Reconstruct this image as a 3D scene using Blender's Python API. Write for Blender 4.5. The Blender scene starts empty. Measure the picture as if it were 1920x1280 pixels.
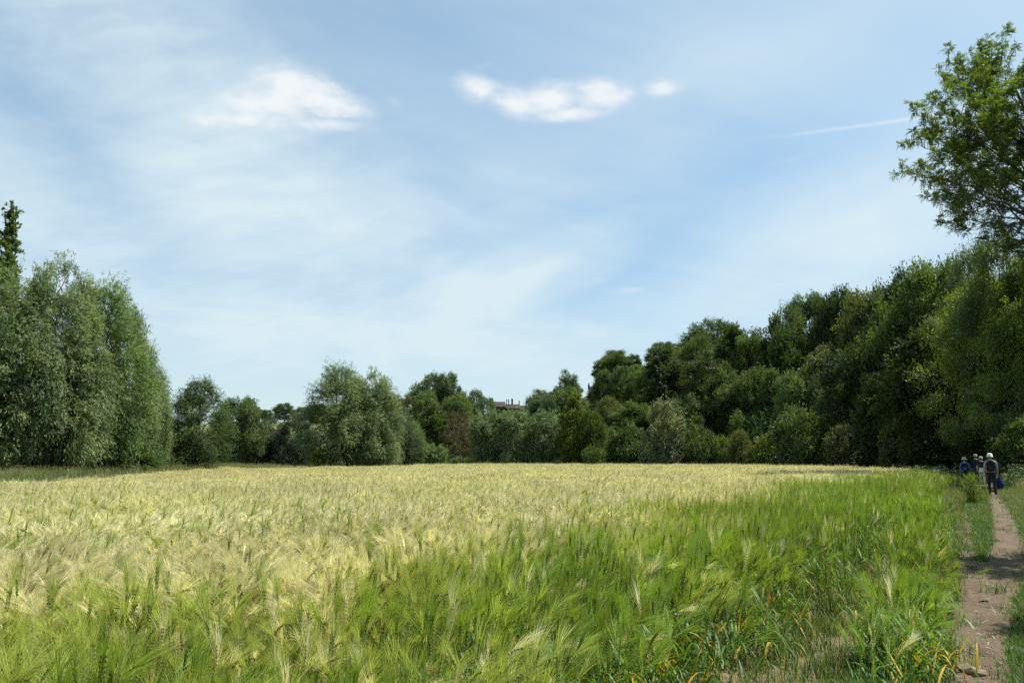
import bpy, bmesh, math, random
import numpy as np
from mathutils import Vector, Matrix, Euler

# ------------------------------------------------------------------ camera
SC = bpy.context.scene
COL = SC.collection
F = 1500.0                       # focal length in photo pixels (1920 wide)
HOR = 857.0                      # photo row of the horizon
PITCH = math.atan((HOR - 640) / F)
EYE = 1.65
cam_d = bpy.data.cameras.new('camera')
cam = bpy.data.objects.new('camera', cam_d)
COL.objects.link(cam)
cam_d.sensor_width = 36.0
cam_d.lens = 36.0 * F / 1920.0
cam_d.clip_start = 0.05
cam_d.clip_end = 9000
cam.location = (0, 0, EYE)
cam.rotation_euler = (math.pi / 2 + PITCH, 0, 0)
SC.camera = cam
SC.render.resolution_x, SC.render.resolution_y = 1024, 682

# ------------------------------------------------------------------ light, sky, exposure
SUN_AZ, SUN_EL = math.radians(76), math.radians(61)       # azimuth to the right of the view, elevation
SUN_STRENGTH, SKY_STRENGTH = 5.0, 0.10
SC.view_settings.view_transform = 'Standard'
SC.view_settings.look = 'None'
SC.view_settings.exposure = 0.65
SC.view_settings.gamma = 1.0
SC.view_settings.use_curve_mapping = False
SC.cycles.max_bounces = 4
SC.cycles.diffuse_bounces = 3
SC.cycles.transmission_bounces = 3
SC.cycles.glossy_bounces = 2
SC.cycles.transparent_max_bounces = 4
SC.cycles.use_denoising = False
SC.cycles.use_adaptive_sampling = True
SC.cycles.adaptive_threshold = 0.02
SC.cycles.sample_clamp_indirect = 4.0
sd = Vector((math.sin(SUN_AZ) * math.cos(SUN_EL), math.cos(SUN_AZ) * math.cos(SUN_EL), math.sin(SUN_EL)))
sun_d = bpy.data.lights.new('sun', 'SUN')
sun_d.energy = SUN_STRENGTH
sun_d.angle = math.radians(0.53)
sun_d.color = (1.0, 0.955, 0.88)
sun = bpy.data.objects.new('sun', sun_d)
COL.objects.link(sun)
sun.rotation_euler = (-sd).to_track_quat('-Z', 'Y').to_euler()


class S:
    """a shader value with arithmetic"""
    def __init__(s, nt, sock): s.nt, s.s = nt, sock
    def _m(s, op, *a):
        n = s.nt.nodes.new('ShaderNodeMath'); n.operation = op
        for i, x in enumerate((s,) + a):
            if isinstance(x, S): s.nt.links.new(x.s, n.inputs[i])
            else: n.inputs[i].default_value = x
        return S(s.nt, n.outputs[0])
    def __add__(s, o): return s._m('ADD', o)
    def __sub__(s, o): return s._m('SUBTRACT', o)
    def __mul__(s, o): return s._m('MULTIPLY', o)
    def __truediv__(s, o): return s._m('DIVIDE', o)
    __radd__ = __add__; __rmul__ = __mul__
    def max(s, o): return s._m('MAXIMUM', o)
    def min(s, o): return s._m('MINIMUM', o)
    def pow(s, o): return s._m('POWER', o)
    def step(s, a, b, lo=0.0, hi=1.0):
        n = s.nt.nodes.new('ShaderNodeMapRange'); n.interpolation_type = 'SMOOTHSTEP'
        s.nt.links.new(s.s, n.inputs[0])
        for i, v in enumerate((a, b, lo, hi)): n.inputs[i + 1].default_value = v
        return S(s.nt, n.outputs[0])


def noise(nt, vec, scale, detail=5, rough=0.55, dist=0.0):
    n = nt.nodes.new('ShaderNodeTexNoise')
    n.inputs['Scale'].default_value = scale; n.inputs['Detail'].default_value = detail
    n.inputs['Roughness'].default_value = rough; n.inputs['Distortion'].default_value = dist
    if vec is not None: nt.links.new(vec, n.inputs['Vector'])
    return S(nt, n.outputs['Fac'])


def combine(nt, *xyz):
    n = nt.nodes.new('ShaderNodeCombineXYZ')
    for i, x in enumerate(xyz):
        if isinstance(x, S): nt.links.new(x.s, n.inputs[i])
        else: n.inputs[i].default_value = x
    return n.outputs[0]


def mixc(nt, fac, a, b, blend='MIX'):
    n = nt.nodes.new('ShaderNodeMix'); n.data_type = 'RGBA'; n.blend_type = blend
    for sock, x in ((n.inputs[0], fac), (n.inputs[6], a), (n.inputs[7], b)):
        if isinstance(x, S): nt.links.new(x.s, sock)
        elif isinstance(x, bpy.types.NodeSocket): nt.links.new(x, sock)
        elif isinstance(x, (int, float)): sock.default_value = x
        else: sock.default_value = (*x, 1) if len(x) == 3 else x
    return n.outputs[2]


def pix_dir(px, py):
    a, v = (px - 960) / F, (640 - py) / F
    return Vector((a, math.cos(PITCH) - v * math.sin(PITCH), math.sin(PITCH) + v * math.cos(PITCH)))


def azel(px, py):
    d = pix_dir(px, py)
    return math.atan2(d.x, d.y), math.atan2(d.z, math.hypot(d.x, d.y))


def build_world():
    w = bpy.data.worlds.new('World'); SC.world = w; w.use_nodes = True
    nt = w.node_tree; nt.nodes.clear()
    out = nt.nodes.new('ShaderNodeOutputWorld'); bg = nt.nodes.new('ShaderNodeBackground')
    nt.links.new(bg.outputs[0], out.inputs[0]); bg.inputs[1].default_value = SKY_STRENGTH
    sky = nt.nodes.new('ShaderNodeTexSky'); sky.sky_type = 'NISHITA'; sky.sun_disc = False
    sky.sun_elevation, sky.sun_rotation = SUN_EL, SUN_AZ
    sky.air_density, sky.dust_density, sky.ozone_density = 1.0, 0.6, 1.6
    tc = nt.nodes.new('ShaderNodeTexCoord'); sep = nt.nodes.new('ShaderNodeSeparateXYZ')
    nt.links.new(tc.outputs['Generated'], sep.inputs[0])
    X, Y, Z = (S(nt, sep.outputs[i]) for i in range(3))
    az = X._m('ARCTAN2', Y)
    el = Z.min(0.9999).max(-0.9999)._m('ARCSINE')
    # high thin cirrus on a level sheet, seen in perspective
    den = Z.max(0.0) + 0.16
    qx, qy = X / den, Y / den
    rx, ry = qx * 0.86 + qy * 0.5, qy * 0.86 - qx * 0.5          # streaks run obliquely
    v1 = noise(nt, combine(nt, rx * 0.55, ry * 1.5, 3.7), 1.0, 7, 0.58, 0.6)
    v2 = noise(nt, combine(nt, qx * 0.5 + 3.1, qy * 0.42, 1.3), 1.0, 4, 0.5, 0.3)
    v3 = noise(nt, combine(nt, rx * 1.6, ry * 9.0, 8.1), 1.0, 6, 0.6, 0.4)
    veil = (v1 * 0.6 + v2 * 0.75 + v3 * 0.06).step(0.45, 1.0)

    ae = combine(nt, az, el, 0.0)

    def spot(px, py, wx, wy, rot=0.0):
        """1 at the middle falling to 0 at the rim of a tilted ellipse"""
        a0, e0 = azel(px, py)
        mp = nt.nodes.new('ShaderNodeMapping'); mp.vector_type = 'TEXTURE'
        nt.links.new(ae, mp.inputs['Vector'])
        mp.inputs['Location'].default_value = (a0, e0, 0); mp.inputs['Rotation'].default_value = (0, 0, math.radians(rot))
        mp.inputs['Scale'].default_value = (wx / F, wy / F, 1)
        g = nt.nodes.new('ShaderNodeTexGradient'); g.gradient_type = 'SPHERICAL'
        nt.links.new(mp.outputs[0], g.inputs[0])
        return S(nt, g.outputs['Fac'])
    soft = noise(nt, combine(nt, az * 5.0, el * 9.0, 0.3), 1.0, 5, 0.6, 0.8)
    extra = None
    for (px, py, wx, wy, rot, amt) in [(330, 420, 1000, 520, -18, .75), (1010, 505, 300, 75, 20, .8), (1560, 440, 520, 140, 8, .45),
                                       (930, 640, 1500, 130, 0, .45), (300, 120, 500, 190, -35, .4), (1130, 330, 620, 190, 20, .25)]:
        m = spot(px, py, wx, wy, rot) * amt
        extra = m if extra is None else extra + m
    fib = noise(nt, combine(nt, az * 5.5 + el * 2.2, el * 38.0 - az * 14.0, 0.0), 1.0, 5, 0.6, 0.5)
    extra = extra * soft.step(0.25, 0.75, 0.5, 1.1) * fib.step(0.25, 0.75, 0.84, 1.12)
    for (px, py, wx, wy, rot, amt) in [(1420, 310, 520, 190, 18, .5), (640, 60, 480, 180, -30, .06), (1100, 570, 300, 75, 20, .22), (150, 300, 340, 130, -40, .3), (1000, 20, 900, 120, 0, .2)]:
        extra = extra - spot(px, py, wx, wy, rot) * amt
    veil = (veil * 0.7 + extra + 0.2).max(0.08)._m('MULTIPLY', 0.82).min(0.97)
    # small fair weather cumulus
    wn = noise(nt, combine(nt, az * 1.0, el * 1.9, 2.0), 20.0, 8, 0.62, 0.15) - 0.5
    wn2 = noise(nt, combine(nt, az, el * 1.5, 7.0), 8.0, 3, 0.55) - 0.5
    cum = None
    for (px, py, wx, wy, rot, amt) in [
            (548, 160, 90, 52, 0, 1.1), (505, 190, 150, 46, 14, 1.05), (600, 185, 125, 42, -10, 1.05), (470, 222, 150, 32, 8, .9), (615, 234, 130, 20, 4, .75),
            (400, 188, 70, 13, 3, .45), (738, 190, 40, 22, -30, .3), (900, 170, 76, 34, -14, .9), (960, 192, 100, 36, -14, .95), (1035, 188, 95, 42, 6, .95),
            (1120, 180, 92, 38, 0, 1.0), (1070, 212, 140, 22, 4, .8), (1242, 162, 58, 22, 0, .75), (905, 125, 36, 12, 10, .34),
            (1185, 543, 55, 10, 2, .45), (1118, 526, 45, 14, 6, .4), (960, 612, 66, 10, -4, .42), (905, 595, 50, 10, 3, .4), (1510, 530, 44, 15, -10, .45), (1480, 300, 90, 12, 8, .34)]:
        m = spot(px, py, wx * 1.2, wy * 1.25, rot) * amt
        cum = m if cum is None else cum.max(m)
    cum = (cum + (wn * 1.15 + wn2 * 0.45) * cum.step(0.0, 0.3)).step(0.0, 1.0) * cum.step(0.0, 0.5)
    # condensation trail
    a0, e0 = azel(1545, 245)
    rot = math.atan2(azel(1705, 225)[1] - azel(1390, 264)[1], azel(1705, 225)[0] - azel(1390, 264)[0])
    c, s_ = math.cos(rot), math.sin(rot)
    da, de = az - a0, el - e0
    u, v = (da * c + de * s_) * F, (de * c - da * s_) * F
    wob = v + (wn2 * 6.0)
    trail = (wob * wob)._m('DIVIDE', -9.0)._m('EXPONENT') * u.step(-190, 170, 0.0, 1.0) * u.step(190, 290, 1.0, 0.0) * (wn * 0.9 + 0.75)
    cloud = (cum * 0.95).max(trail * 0.85)
    k = 1.0 / SKY_STRENGTH
    up = Z.max(0.0).step(0.0, 0.5)
    base = mixc(nt, up, (0.69, 0.82, 0.86), (0.86, 1.08, 1.06))
    skc = mixc(nt, 1.0, sky.outputs[0], base, 'MULTIPLY')
    c1 = mixc(nt, veil, skc, (0.455 * k, 0.545 * k, 0.585 * k))
    c2 = mixc(nt, cloud, c1, mixc(nt, (cum * 0.9 + wn * 1.2).step(0.2, 0.9), (0.49 * k, 0.54 * k, 0.58 * k), (0.575 * k, 0.60 * k, 0.615 * k)))
    # below the horizon: dull ground light
    c3 = mixc(nt, Z.step(-0.03, -0.001, 1.0, 0.0), c2, (0.12 * k, 0.14 * k, 0.10 * k))
    nt.links.new(c3, bg.inputs[0])
    w.cycles.sampling_method = 'NONE'


build_world()

# ------------------------------------------------------------------ helpers
def smooth(a, b, x):
    t = np.clip((np.asarray(x, float) - a) / (b - a), 0, 1)
    return t * t * (3 - 2 * t)


def bank(X, Y):
    """metres into the wooded bank right of the path and field"""
    return (X - 24) * 0.979 - (Y - 44) * 0.204


def height(X, Y):
    """ground height over the whole place"""
    X, Y = np.asarray(X, float), np.asarray(Y, float)
    z = -0.32 * smooth(-2, -22, X) * smooth(6, 40, Y) * (1 - smooth(62, 90, Y))
    z = z + 0.75 * smooth(-23.5, -31, X) * smooth(10, 40, Y) * (1 - smooth(70, 100, Y) * .6)
    z = z + 13.5 * smooth(104, 285, Y) * (0.85 + 0.15 * np.cos(X * 0.011 + 0.4))
    s1 = bank(X, Y)
    z = z + 12.0 * smooth(3.5, 24, s1) * smooth(-5, 30, Y)
    z = z + 15.0 * smooth(94, 132, Y) * smooth(4, 40, X) * (1 - smooth(3.5, 24, s1) * 0.85)
    t = (Y * 0.575 - X) * 0.867
    z = z + 0.35 * smooth(0.9, 3.2, -t) * smooth(3, 9, Y)         # verge bank
    return z


def vnoise(X, Y, s, seed):
    """smooth value noise for clumping"""
    r = np.random.default_rng(seed); G = r.random((64, 64))
    x, y = (np.asarray(X) / s) % 63, (np.asarray(Y) / s) % 63
    i, j = x.astype(int), y.astype(int); fx, fy = x - i, y - j
    fx, fy = fx * fx * (3 - 2 * fx), fy * fy * (3 - 2 * fy)
    return G[i, j] * (1 - fx) * (1 - fy) + G[i + 1, j] * fx * (1 - fy) + G[i, j + 1] * (1 - fx) * fy + G[i + 1, j + 1] * fx * fy


def hz(x, y):
    return float(height(x, y))


def pix_ground(px, py):
    """where the sight line through a photo pixel meets level ground"""
    d = pix_dir(px, py)
    k = -EYE / d.z
    return d.x * k, d.y * k


def at_depth(px, py, Y):
    d = pix_dir(px, py)
    k = Y / d.y
    return Vector((d.x * k, Y, EYE + d.z * k))


def mesh_np(name, V, Q=None, T=None, face_attr=None, color_attr=None, mats=(), smooth_shade=False, midx=None):
    V = np.asarray(V, np.float32)
    me = bpy.data.meshes.new(name)
    me.vertices.add(len(V)); me.vertices.foreach_set('co', V.ravel())
    loops, starts, n = [], [], 0
    for A, k in ((Q, 4), (T, 3)):
        if A is None or len(A) == 0: continue
        A = np.asarray(A, np.int32)
        loops.append(A.ravel()); starts.append(n + np.arange(len(A), dtype=np.int32) * k); n += A.size
    loops = np.concatenate(loops); starts = np.concatenate(starts)
    me.loops.add(len(loops)); me.loops.foreach_set('vertex_index', loops)
    me.polygons.add(len(starts)); me.polygons.foreach_set('loop_start', starts)
    if smooth_shade: me.polygons.foreach_set('use_smooth', np.ones(len(starts), bool))
    if midx is not None: me.polygons.foreach_set('material_index', np.asarray(midx, np.int32))
    if face_attr is not None:
        a = me.attributes.new('v', 'FLOAT', 'FACE'); a.data.foreach_set('value', np.asarray(face_attr, np.float32))
    if color_attr is not None:
        a = me.attributes.new('c', 'FLOAT_COLOR', 'FACE')
        c = np.ones((len(starts), 4), np.float32); c[:, :3] = color_attr
        a.data.foreach_set('color', c.ravel())
    me.update(calc_edges=True)
    for m in mats: me.materials.append(m)
    return me


def link(name, data, parent=None, loc=None, **props):
    o = bpy.data.objects.new(name, data)
    COL.objects.link(o)
    if parent is not None: o.parent = parent
    if loc is not None: o.location = loc
    for k, v in props.items(): o[k] = v
    return o


def unit(a):
    return a / np.maximum(np.linalg.norm(a, axis=-1, keepdims=True), 1e-9)


def tube(pts, rad, sides=6):
    """tapered tube along points: verts, quads"""
    pts = np.asarray(pts, float); n = len(pts)
    rad = np.broadcast_to(np.asarray(rad, float), (n,))
    tan = unit(np.gradient(pts, axis=0))
    ref = np.array([0.31, 0.95, 0.05]) if abs(tan[0][1]) < 0.8 else np.array([1.0, 0.1, 0.0])
    a = unit(np.cross(tan, ref)); b = np.cross(tan, a)
    ang = np.linspace(0, 2 * math.pi, sides, endpoint=False)
    V = pts[:, None] + rad[:, None, None] * (np.cos(ang)[None, :, None] * a[:, None] + np.sin(ang)[None, :, None] * b[:, None])
    i = np.arange(n - 1)[:, None] * sides; j = np.arange(sides)[None]; j2 = (j + 1) % sides
    Q = np.stack([i + j, i + j2, i + sides + j2, i + sides + j], -1).reshape(-1, 4)
    return V.reshape(-1, 3), Q


class Acc:
    """collects vertices and quads / triangles with a colour for each face"""
    def __init__(s): s.V, s.Q, s.T, s.qc, s.tc, s.n = [], [], [], [], [], 0
    def add(s, V, Q=None, T=None, col=(1, 1, 1)):
        V = np.asarray(V, float).reshape(-1, 3)
        for A, L, C in ((Q, s.Q, s.qc), (T, s.T, s.tc)):
            if A is not None and len(A):
                A = np.asarray(A, int); L.append(A + s.n)
                C.append(np.broadcast_to(np.asarray(col, float), (len(A), 3)))
        s.V.append(V); s.n += len(V)
    def mesh(s, name, mats, **kw):
        Q = np.concatenate(s.Q) if s.Q else None; T = np.concatenate(s.T) if s.T else None
        c = np.concatenate(s.qc + s.tc)
        return mesh_np(name, np.concatenate(s.V), Q, T, color_attr=c, mats=mats, **kw)


# ------------------------------------------------------------------ materials
def new_mat(name):
    m = bpy.data.materials.new(name); m.use_nodes = True
    nt = m.node_tree; nt.nodes.clear()
    out = nt.nodes.new('ShaderNodeOutputMaterial')
    return m, nt, out


def node(nt, typ, **inp):
    n = nt.nodes.new(typ)
    for k, v in inp.items():
        s = n.inputs[k.replace('_', ' ')]
        if isinstance(v, S): nt.links.new(v.s, s)
        elif isinstance(v, bpy.types.NodeSocket): nt.links.new(v, s)
        else: s.default_value = (*v, 1) if isinstance(v, tuple) and len(v) == 3 and s.type == 'RGBA' else v
    return n


def attr(nt, name, typ='GEOMETRY'):
    n = nt.nodes.new('ShaderNodeAttribute'); n.attribute_name = name; n.attribute_type = typ
    return n


def leafy(name, color_sock_fn, trans=0.35, gloss=0.06, rough=0.45, tcol=(1.25, 1.3, 0.55)):
    """thin leaf: diffuse both sides, some light coming through, a weak sheen"""
    m, nt, out = new_mat(name)
    col = color_sock_fn(nt)
    d = node(nt, 'ShaderNodeBsdfDiffuse', Color=col)
    t = node(nt, 'ShaderNodeBsdfTranslucent', Color=mixc(nt, 1.0, col, tcol, 'MULTIPLY'))
    mx = nt.nodes.new('ShaderNodeMixShader'); mx.inputs[0].default_value = trans
    nt.links.new(d.outputs[0], mx.inputs[1]); nt.links.new(t.outputs[0], mx.inputs[2])
    g = node(nt, 'ShaderNodeBsdfGlossy', Roughness=rough, Color=(0.9, 0.95, 1.0))
    m2 = nt.nodes.new('ShaderNodeMixShader'); m2.inputs[0].default_value = gloss
    nt.links.new(mx.outputs[0], m2.inputs[1]); nt.links.new(g.outputs[0], m2.inputs[2])
    nt.links.new(m2.outputs[0], out.inputs[0])
    return m


def leaf_color(nt):
    oi = nt.nodes.new('ShaderNodeObjectInfo')
    v = S(nt, attr(nt, 'v').outputs['Fac'])
    gm = nt.nodes.new('ShaderNodeNewGeometry')
    big = noise(nt, gm.outputs['Position'], 0.55, 2, 0.5)
    dark = mixc(nt, 1.0, oi.outputs['Color'], (0.62, 0.7, 0.75), 'MULTIPLY')
    lite = mixc(nt, 1.0, oi.outputs['Color'], (1.6, 1.42, 1.1), 'MULTIPLY')
    return mixc(nt, (v * 0.75 + (big - 0.5) * 0.9 + 0.12).min(1.0).max(0.0), dark, lite)


M_LEAF = leafy('leaf', leaf_color, trans=0.44, gloss=0.025, rough=0.55)
M_WILLOW = leafy('willow_leaf', leaf_color, trans=0.38, gloss=0.02, rough=0.65, tcol=(1.15, 1.25, 0.7))
M_ASH = leafy('ash_leaf', leaf_color, trans=0.45, gloss=0.04, rough=0.5, tcol=(1.35, 1.4, 0.4))


def blade_color(nt):
    a = attr(nt, 'c').outputs['Color']
    oi = nt.nodes.new('ShaderNodeObjectInfo')
    r = S(nt, oi.outputs['Random'])
    gm = nt.nodes.new('ShaderNodeNewGeometry')
    big = noise(nt, gm.outputs['Position'], 0.22, 3, 0.55)
    g = (r * 0.34 + 0.83) * (big * 0.5 + 0.75)
    hsv = nt.nodes.new('ShaderNodeHueSaturation'); nt.links.new(a, hsv.inputs['Color']); nt.links.new(g.s, hsv.inputs['Value'])
    nt.links.new((big * 0.04 + 0.48).s, hsv.inputs['Hue'])
    return hsv.outputs[0]


M_BLADE = leafy('blade', blade_color, trans=0.38, gloss=0.03, rough=0.55, tcol=(1.2, 1.2, 0.5))
M_AWN = leafy('barley_awn', blade_color, trans=0.42, gloss=0.025, rough=0.55, tcol=(1.15, 1.15, 0.62))


def plain(name, col, rough=0.8, var=0.25, scale=6.0, bump=0.0, bscale=30.0, spec=0.3):
    m, nt, out = new_mat(name)
    tc = nt.nodes.new('ShaderNodeTexCoord')
    n = noise(nt, tc.outputs['Object'], scale, 5, 0.6)
    c = mixc(nt, n.step(0.25, 0.75), tuple(x * (1 - var) for x in col), tuple(min(1, x * (1 + var)) for x in col))
    p = node(nt, 'ShaderNodeBsdfPrincipled', Base_Color=c, Roughness=rough)
    p.inputs['Specular IOR Level'].default_value = spec
    if bump:
        b = node(nt, 'ShaderNodeBump', Strength=1.0, Distance=bump, Height=noise(nt, tc.outputs['Object'], bscale, 6, 0.65))
        nt.links.new(b.outputs[0], p.inputs['Normal'])
    nt.links.new(p.outputs[0], out.inputs[0])
    return m


M_BARK = plain('bark', (0.075, 0.062, 0.048), 0.9, 0.4, 5, 0.02, 14)
M_PALEBARK = plain('pale_bark', (0.22, 0.19, 0.14), 0.85, 0.35, 5, 0.01, 14)


def ground_mat():
    m, nt, out = new_mat('ground')
    a = attr(nt, 'gc').outputs['Color']
    gm = nt.nodes.new('ShaderNodeNewGeometry')
    n1 = noise(nt, gm.outputs['Position'], 1.3, 6, 0.6)
    n2 = noise(nt, gm.outputs['Position'], 17.0, 5, 0.65)
    c = mixc(nt, 1.0, a, mixc(nt, n1.step(0.3, 0.7), (0.7, 0.72, 0.7), (1.25, 1.2, 1.15)), 'MULTIPLY')
    c = mixc(nt, 1.0, c, mixc(nt, n2.step(0.3, 0.7), (0.75, 0.75, 0.75), (1.2, 1.2, 1.2)), 'MULTIPLY')
    p = node(nt, 'ShaderNodeBsdfPrincipled', Base_Color=c, Roughness=0.95)
    b = node(nt, 'ShaderNodeBump', Strength=0.9, Distance=0.03, Height=n2)
    nt.links.new(b.outputs[0], p.inputs['Normal']); nt.links.new(p.outputs[0], out.inputs[0])
    return m


def path_mat():
    m, nt, out = new_mat('path_dirt')
    gm = nt.nodes.new('ShaderNodeNewGeometry')
    P = gm.outputs['Position']
    n1, n2, n3 = noise(nt, P, 2.2, 5, 0.6), noise(nt, P, 26.0, 6, 0.7), noise(nt, P, 120.0, 3, 0.6)
    c = mixc(nt, n1.step(0.3, 0.7), (0.072, 0.047, 0.026), (0.12, 0.083, 0.048))
    c = mixc(nt, n2.step(0.35, 0.72), c, mixc(nt, 1.0, c, (1.3, 1.28, 1.25), 'MULTIPLY'))
    c = mixc(nt, n3.step(0.6, 0.7, 0.0, 0.7), c, (0.05, 0.04, 0.026))
    c = mixc(nt, noise(nt, P, 60.0, 3, 0.6).step(0.62, 0.68, 0.0, 0.7), c, (0.30, 0.25, 0.17))
    c = mixc(nt, noise(nt, P, 7.0, 5, 0.7).step(0.6, 0.72, 0.0, 0.45), c, (0.12, 0.13, 0.045))
    p = node(nt, 'ShaderNodeBsdfPrincipled', Base_Color=c, Roughness=0.95)
    b = node(nt, 'ShaderNodeBump', Strength=1.0, Distance=0.025, Height=n2 * 0.6 + n3 * 0.25 + n1)
    nt.links.new(b.outputs[0], p.inputs['Normal']); nt.links.new(p.outputs[0], out.inputs[0])
    return m


# ------------------------------------------------------------------ the ground
FIELD = [(0.2, -3.0), (1.0, 2.6), (3.1, 6.2), (7.9, 15.0), (13.0, 25.0), (18.0, 34.0), (22.5, 43.0), (25.5, 52), (28.5, 64), (31, 80), (30, 92),
         (22, 96), (10, 98), (-6, 97), (-10.5, 90), (-11.5, 82), (-19, 79), (-26, 75), (-25.8, 62), (-22.3, 36), (-19.5, 22), (-17, 5), (-17, -3)]


def in_poly(X, Y, poly):
    X, Y = np.asarray(X, float), np.asarray(Y, float)
    ins = np.zeros(X.shape, bool)
    for (x0, y0), (x1, y1) in zip(poly, poly[1:] + poly[:1]):
        c = ((y0 > Y) != (y1 > Y)) & (X < (x1 - x0) * (Y - y0) / (y1 - y0 + 1e-12) + x0)
        ins ^= c
    return ins


def lateral(X, Y):
    """metres left of the path's line"""
    return (np.asarray(Y) * 0.565 - np.asarray(X)) * 0.87


def build_ground():
    def axis(lo, hi, near0, near1):
        a = [np.arange(near0, near1, 0.22)]
        x, s = near1, 0.25
        while x < hi: a.append([x]); s = min(s * 1.09, 90); x += s
        a.append([hi])
        x, s, l = near0, 0.25, []
        while x > lo: s = min(s * 1.09, 90); x -= s; l.append(x)
        return np.concatenate([np.array(l[::-1])] + [np.asarray(q, float) for q in a])
    xs, ys = axis(-2500, 2500, -2.0, 16.0), axis(-60, 4500, 2.0, 26.0)
    X, Y = np.meshgrid(xs, ys)
    rng = np.random.default_rng(2)
    Z = height(X, Y) + (rng.random(X.shape) - 0.5) * 0.02 * (np.hypot(X, Y) < 40)
    nx, ny = len(xs), len(ys)
    i = (np.arange(ny - 1)[:, None] * nx + np.arange(nx - 1)[None]).ravel()
    Q = np.stack([i, i + 1, i + nx + 1, i + nx], -1)
    me = mesh_np('ground', np.stack([X, Y, Z], -1).reshape(-1, 3), Q, mats=[ground_mat()], smooth_shade=True)
    t = lateral(X, Y)
    grass, soil, litter, rough = (np.array(c) for c in ((.075, .10, .028), (.16, .125, .07), (.055, .062, .028), (.12, .115, .05)))
    C = np.empty(X.shape + (3,)); C[:] = grass
    C[in_poly(X, Y, FIELD)] = soil
    C[(t > 0.35) & (t < 1.5) & (Y < 40)] = soil * np.array([.95, 1.0, .85])
    s1 = bank(X, Y)
    C[(s1 > 5) | ((Y > 101) & (Y < 300) & (X > -8))] = litter
    C[(Y > 76) & (Y < 112) & (X < -8) & ~in_poly(X, Y, FIELD)] = rough
    C[(Y > 200) & (X < -40)] = np.array((.16, .19, .055))
    ca = me.attributes.new('gc', 'FLOAT_COLOR', 'POINT')
    c4 = np.ones((X.size, 4), np.float32); c4[:, :3] = C.reshape(-1, 3)
    ca.data.foreach_set('color', c4.ravel())
    link('ground', me, kind='structure', label='grassy valley floor and hillsides under field and trees')


build_ground()


def build_path():
    rng = np.random.default_rng(5)
    mt = path_mat()
    def strip(name, rows, label):
        L = [pix_ground(a, py) for py, a, b in rows]; R = [pix_ground(b, py) for py, a, b in rows]
        yl = np.array([(p[1] + q[1]) / 2 for p, q in zip(L, R)])
        yy = np.arange(yl.min(), yl.max(), 0.06)
        lx = np.interp(yy, yl, [p[0] for p in L]); rx = np.interp(yy, yl, [p[0] for p in R])
        k = np.arange(len(yy))
        wob = lambda ph: 0.05 * np.sin(yy * 2.1 + ph) + 0.035 * np.sin(yy * 5.3 + ph * 2) + rng.normal(0, 0.014, len(yy))
        lx, rx = lx + wob(0.3), rx + wob(2.0)
        n = 17
        u = np.linspace(0, 1, n)[None]
        X = lx[:, None] * (1 - u) + rx[:, None] * u
        Y = np.repeat(yy[:, None], n, 1)
        Z = height(X, Y) + 0.016 + rng.normal(0, 0.005, X.shape) - 0.022 * np.sin(u * math.pi) ** 2 + 0.012 + (vnoise(X, Y, 0.33, 51) - .5) * 0.02 + (vnoise(X, Y, 0.14, 52) - .5) * 0.014
        Z[:, 0] -= 0.03; Z[:, -1] -= 0.03
        i = (np.arange(len(yy) - 1)[:, None] * n + np.arange(n - 1)[None]).ravel()
        Q = np.stack([i, i + 1, i + n + 1, i + n], -1)
        me = mesh_np(name, np.stack([X, Y, Z], -1).reshape(-1, 3), Q, mats=[mt], smooth_shade=True)
        link(name, me, kind='structure', label=label)
    strip('path', [(2600, 1700, 1990), (1700, 1745, 1900), (1280, 1772, 1890), (1188, 1781, 1898), (1130, 1786, 1900), (1095, 1796, 1932), (1057, 1846, 1940), (1008, 1858, 1922), (958, 1852, 1898),
                   (926, 1851, 1877), (905, 1846, 1868), (892, 1838, 1862)], 'narrow trodden earth footpath beside the barley')
    strip('path_track', [(1130, 1784, 1856), (1080, 1778, 1846), (1030, 1780, 1834), (1000, 1784, 1828), (965, 1789, 1820), (945, 1793, 1812)], 'worn bare strip between grass and barley edge')


build_path()

# ------------------------------------------------------------------ trees: prototypes
def leaf_quads(P, A, N, L, W):
    A = unit(A); N = unit(N - A * (N * A).sum(-1, keepdims=True)); Sd = np.cross(A, N)
    L, W = L[:, None], W[:, None]
    V = np.stack([P, P + A * L * 0.45 + Sd * W * 0.5 + N * W * 0.12, P + A * L - N * L * 0.08, P + A * L * 0.45 - Sd * W * 0.5 + N * W * 0.12], 1)
    Q = np.arange(len(P) * 4).reshape(-1, 4)
    return V.reshape(-1, 3), Q


def bend_path(a, b, rng, n=6, sag=0.0, wob=0.06):
    a, b = np.asarray(a, float), np.asarray(b, float)
    u = np.linspace(0, 1, n)[:, None]
    d = np.linalg.norm(b - a)
    p = a * (1 - u) + b * u
    p += np.array([0, 0, 1.0]) * (np.sin(u * math.pi) * sag * d)
    w = rng.normal(0, wob * d, (n, 3)); w[0] = 0; w[-1] = 0
    return p + w * 0.6


PROFILES = {
    'round': lambda u: np.sqrt(np.clip(1 - (1.9 * u - 0.9) ** 2 * 0.98, 0.02, 1)),
    'dome': lambda u: np.sqrt(np.clip(1 - u ** 2.2, 0.03, 1)) * (0.86 + 0.14 * np.clip(u * 5, 0, 1)),
    'willow': lambda u: np.clip(np.sqrt(np.clip(1 - u ** 1.7, 0.02, 1)) * (0.72 + 0.28 * np.clip(u * 3.2, 0, 1)), 0.1, 1),
    'vase': lambda u: np.clip(np.sqrt(np.clip(1 - (1.55 * u - 0.72) ** 2 * 1.28, 0.02, 1)), 0.1, 1),
    'column': lambda u: np.clip(np.minimum(1, u * 4 + 0.3) * (1 - u) ** 0.75, 0.07, 1),
}


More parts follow.
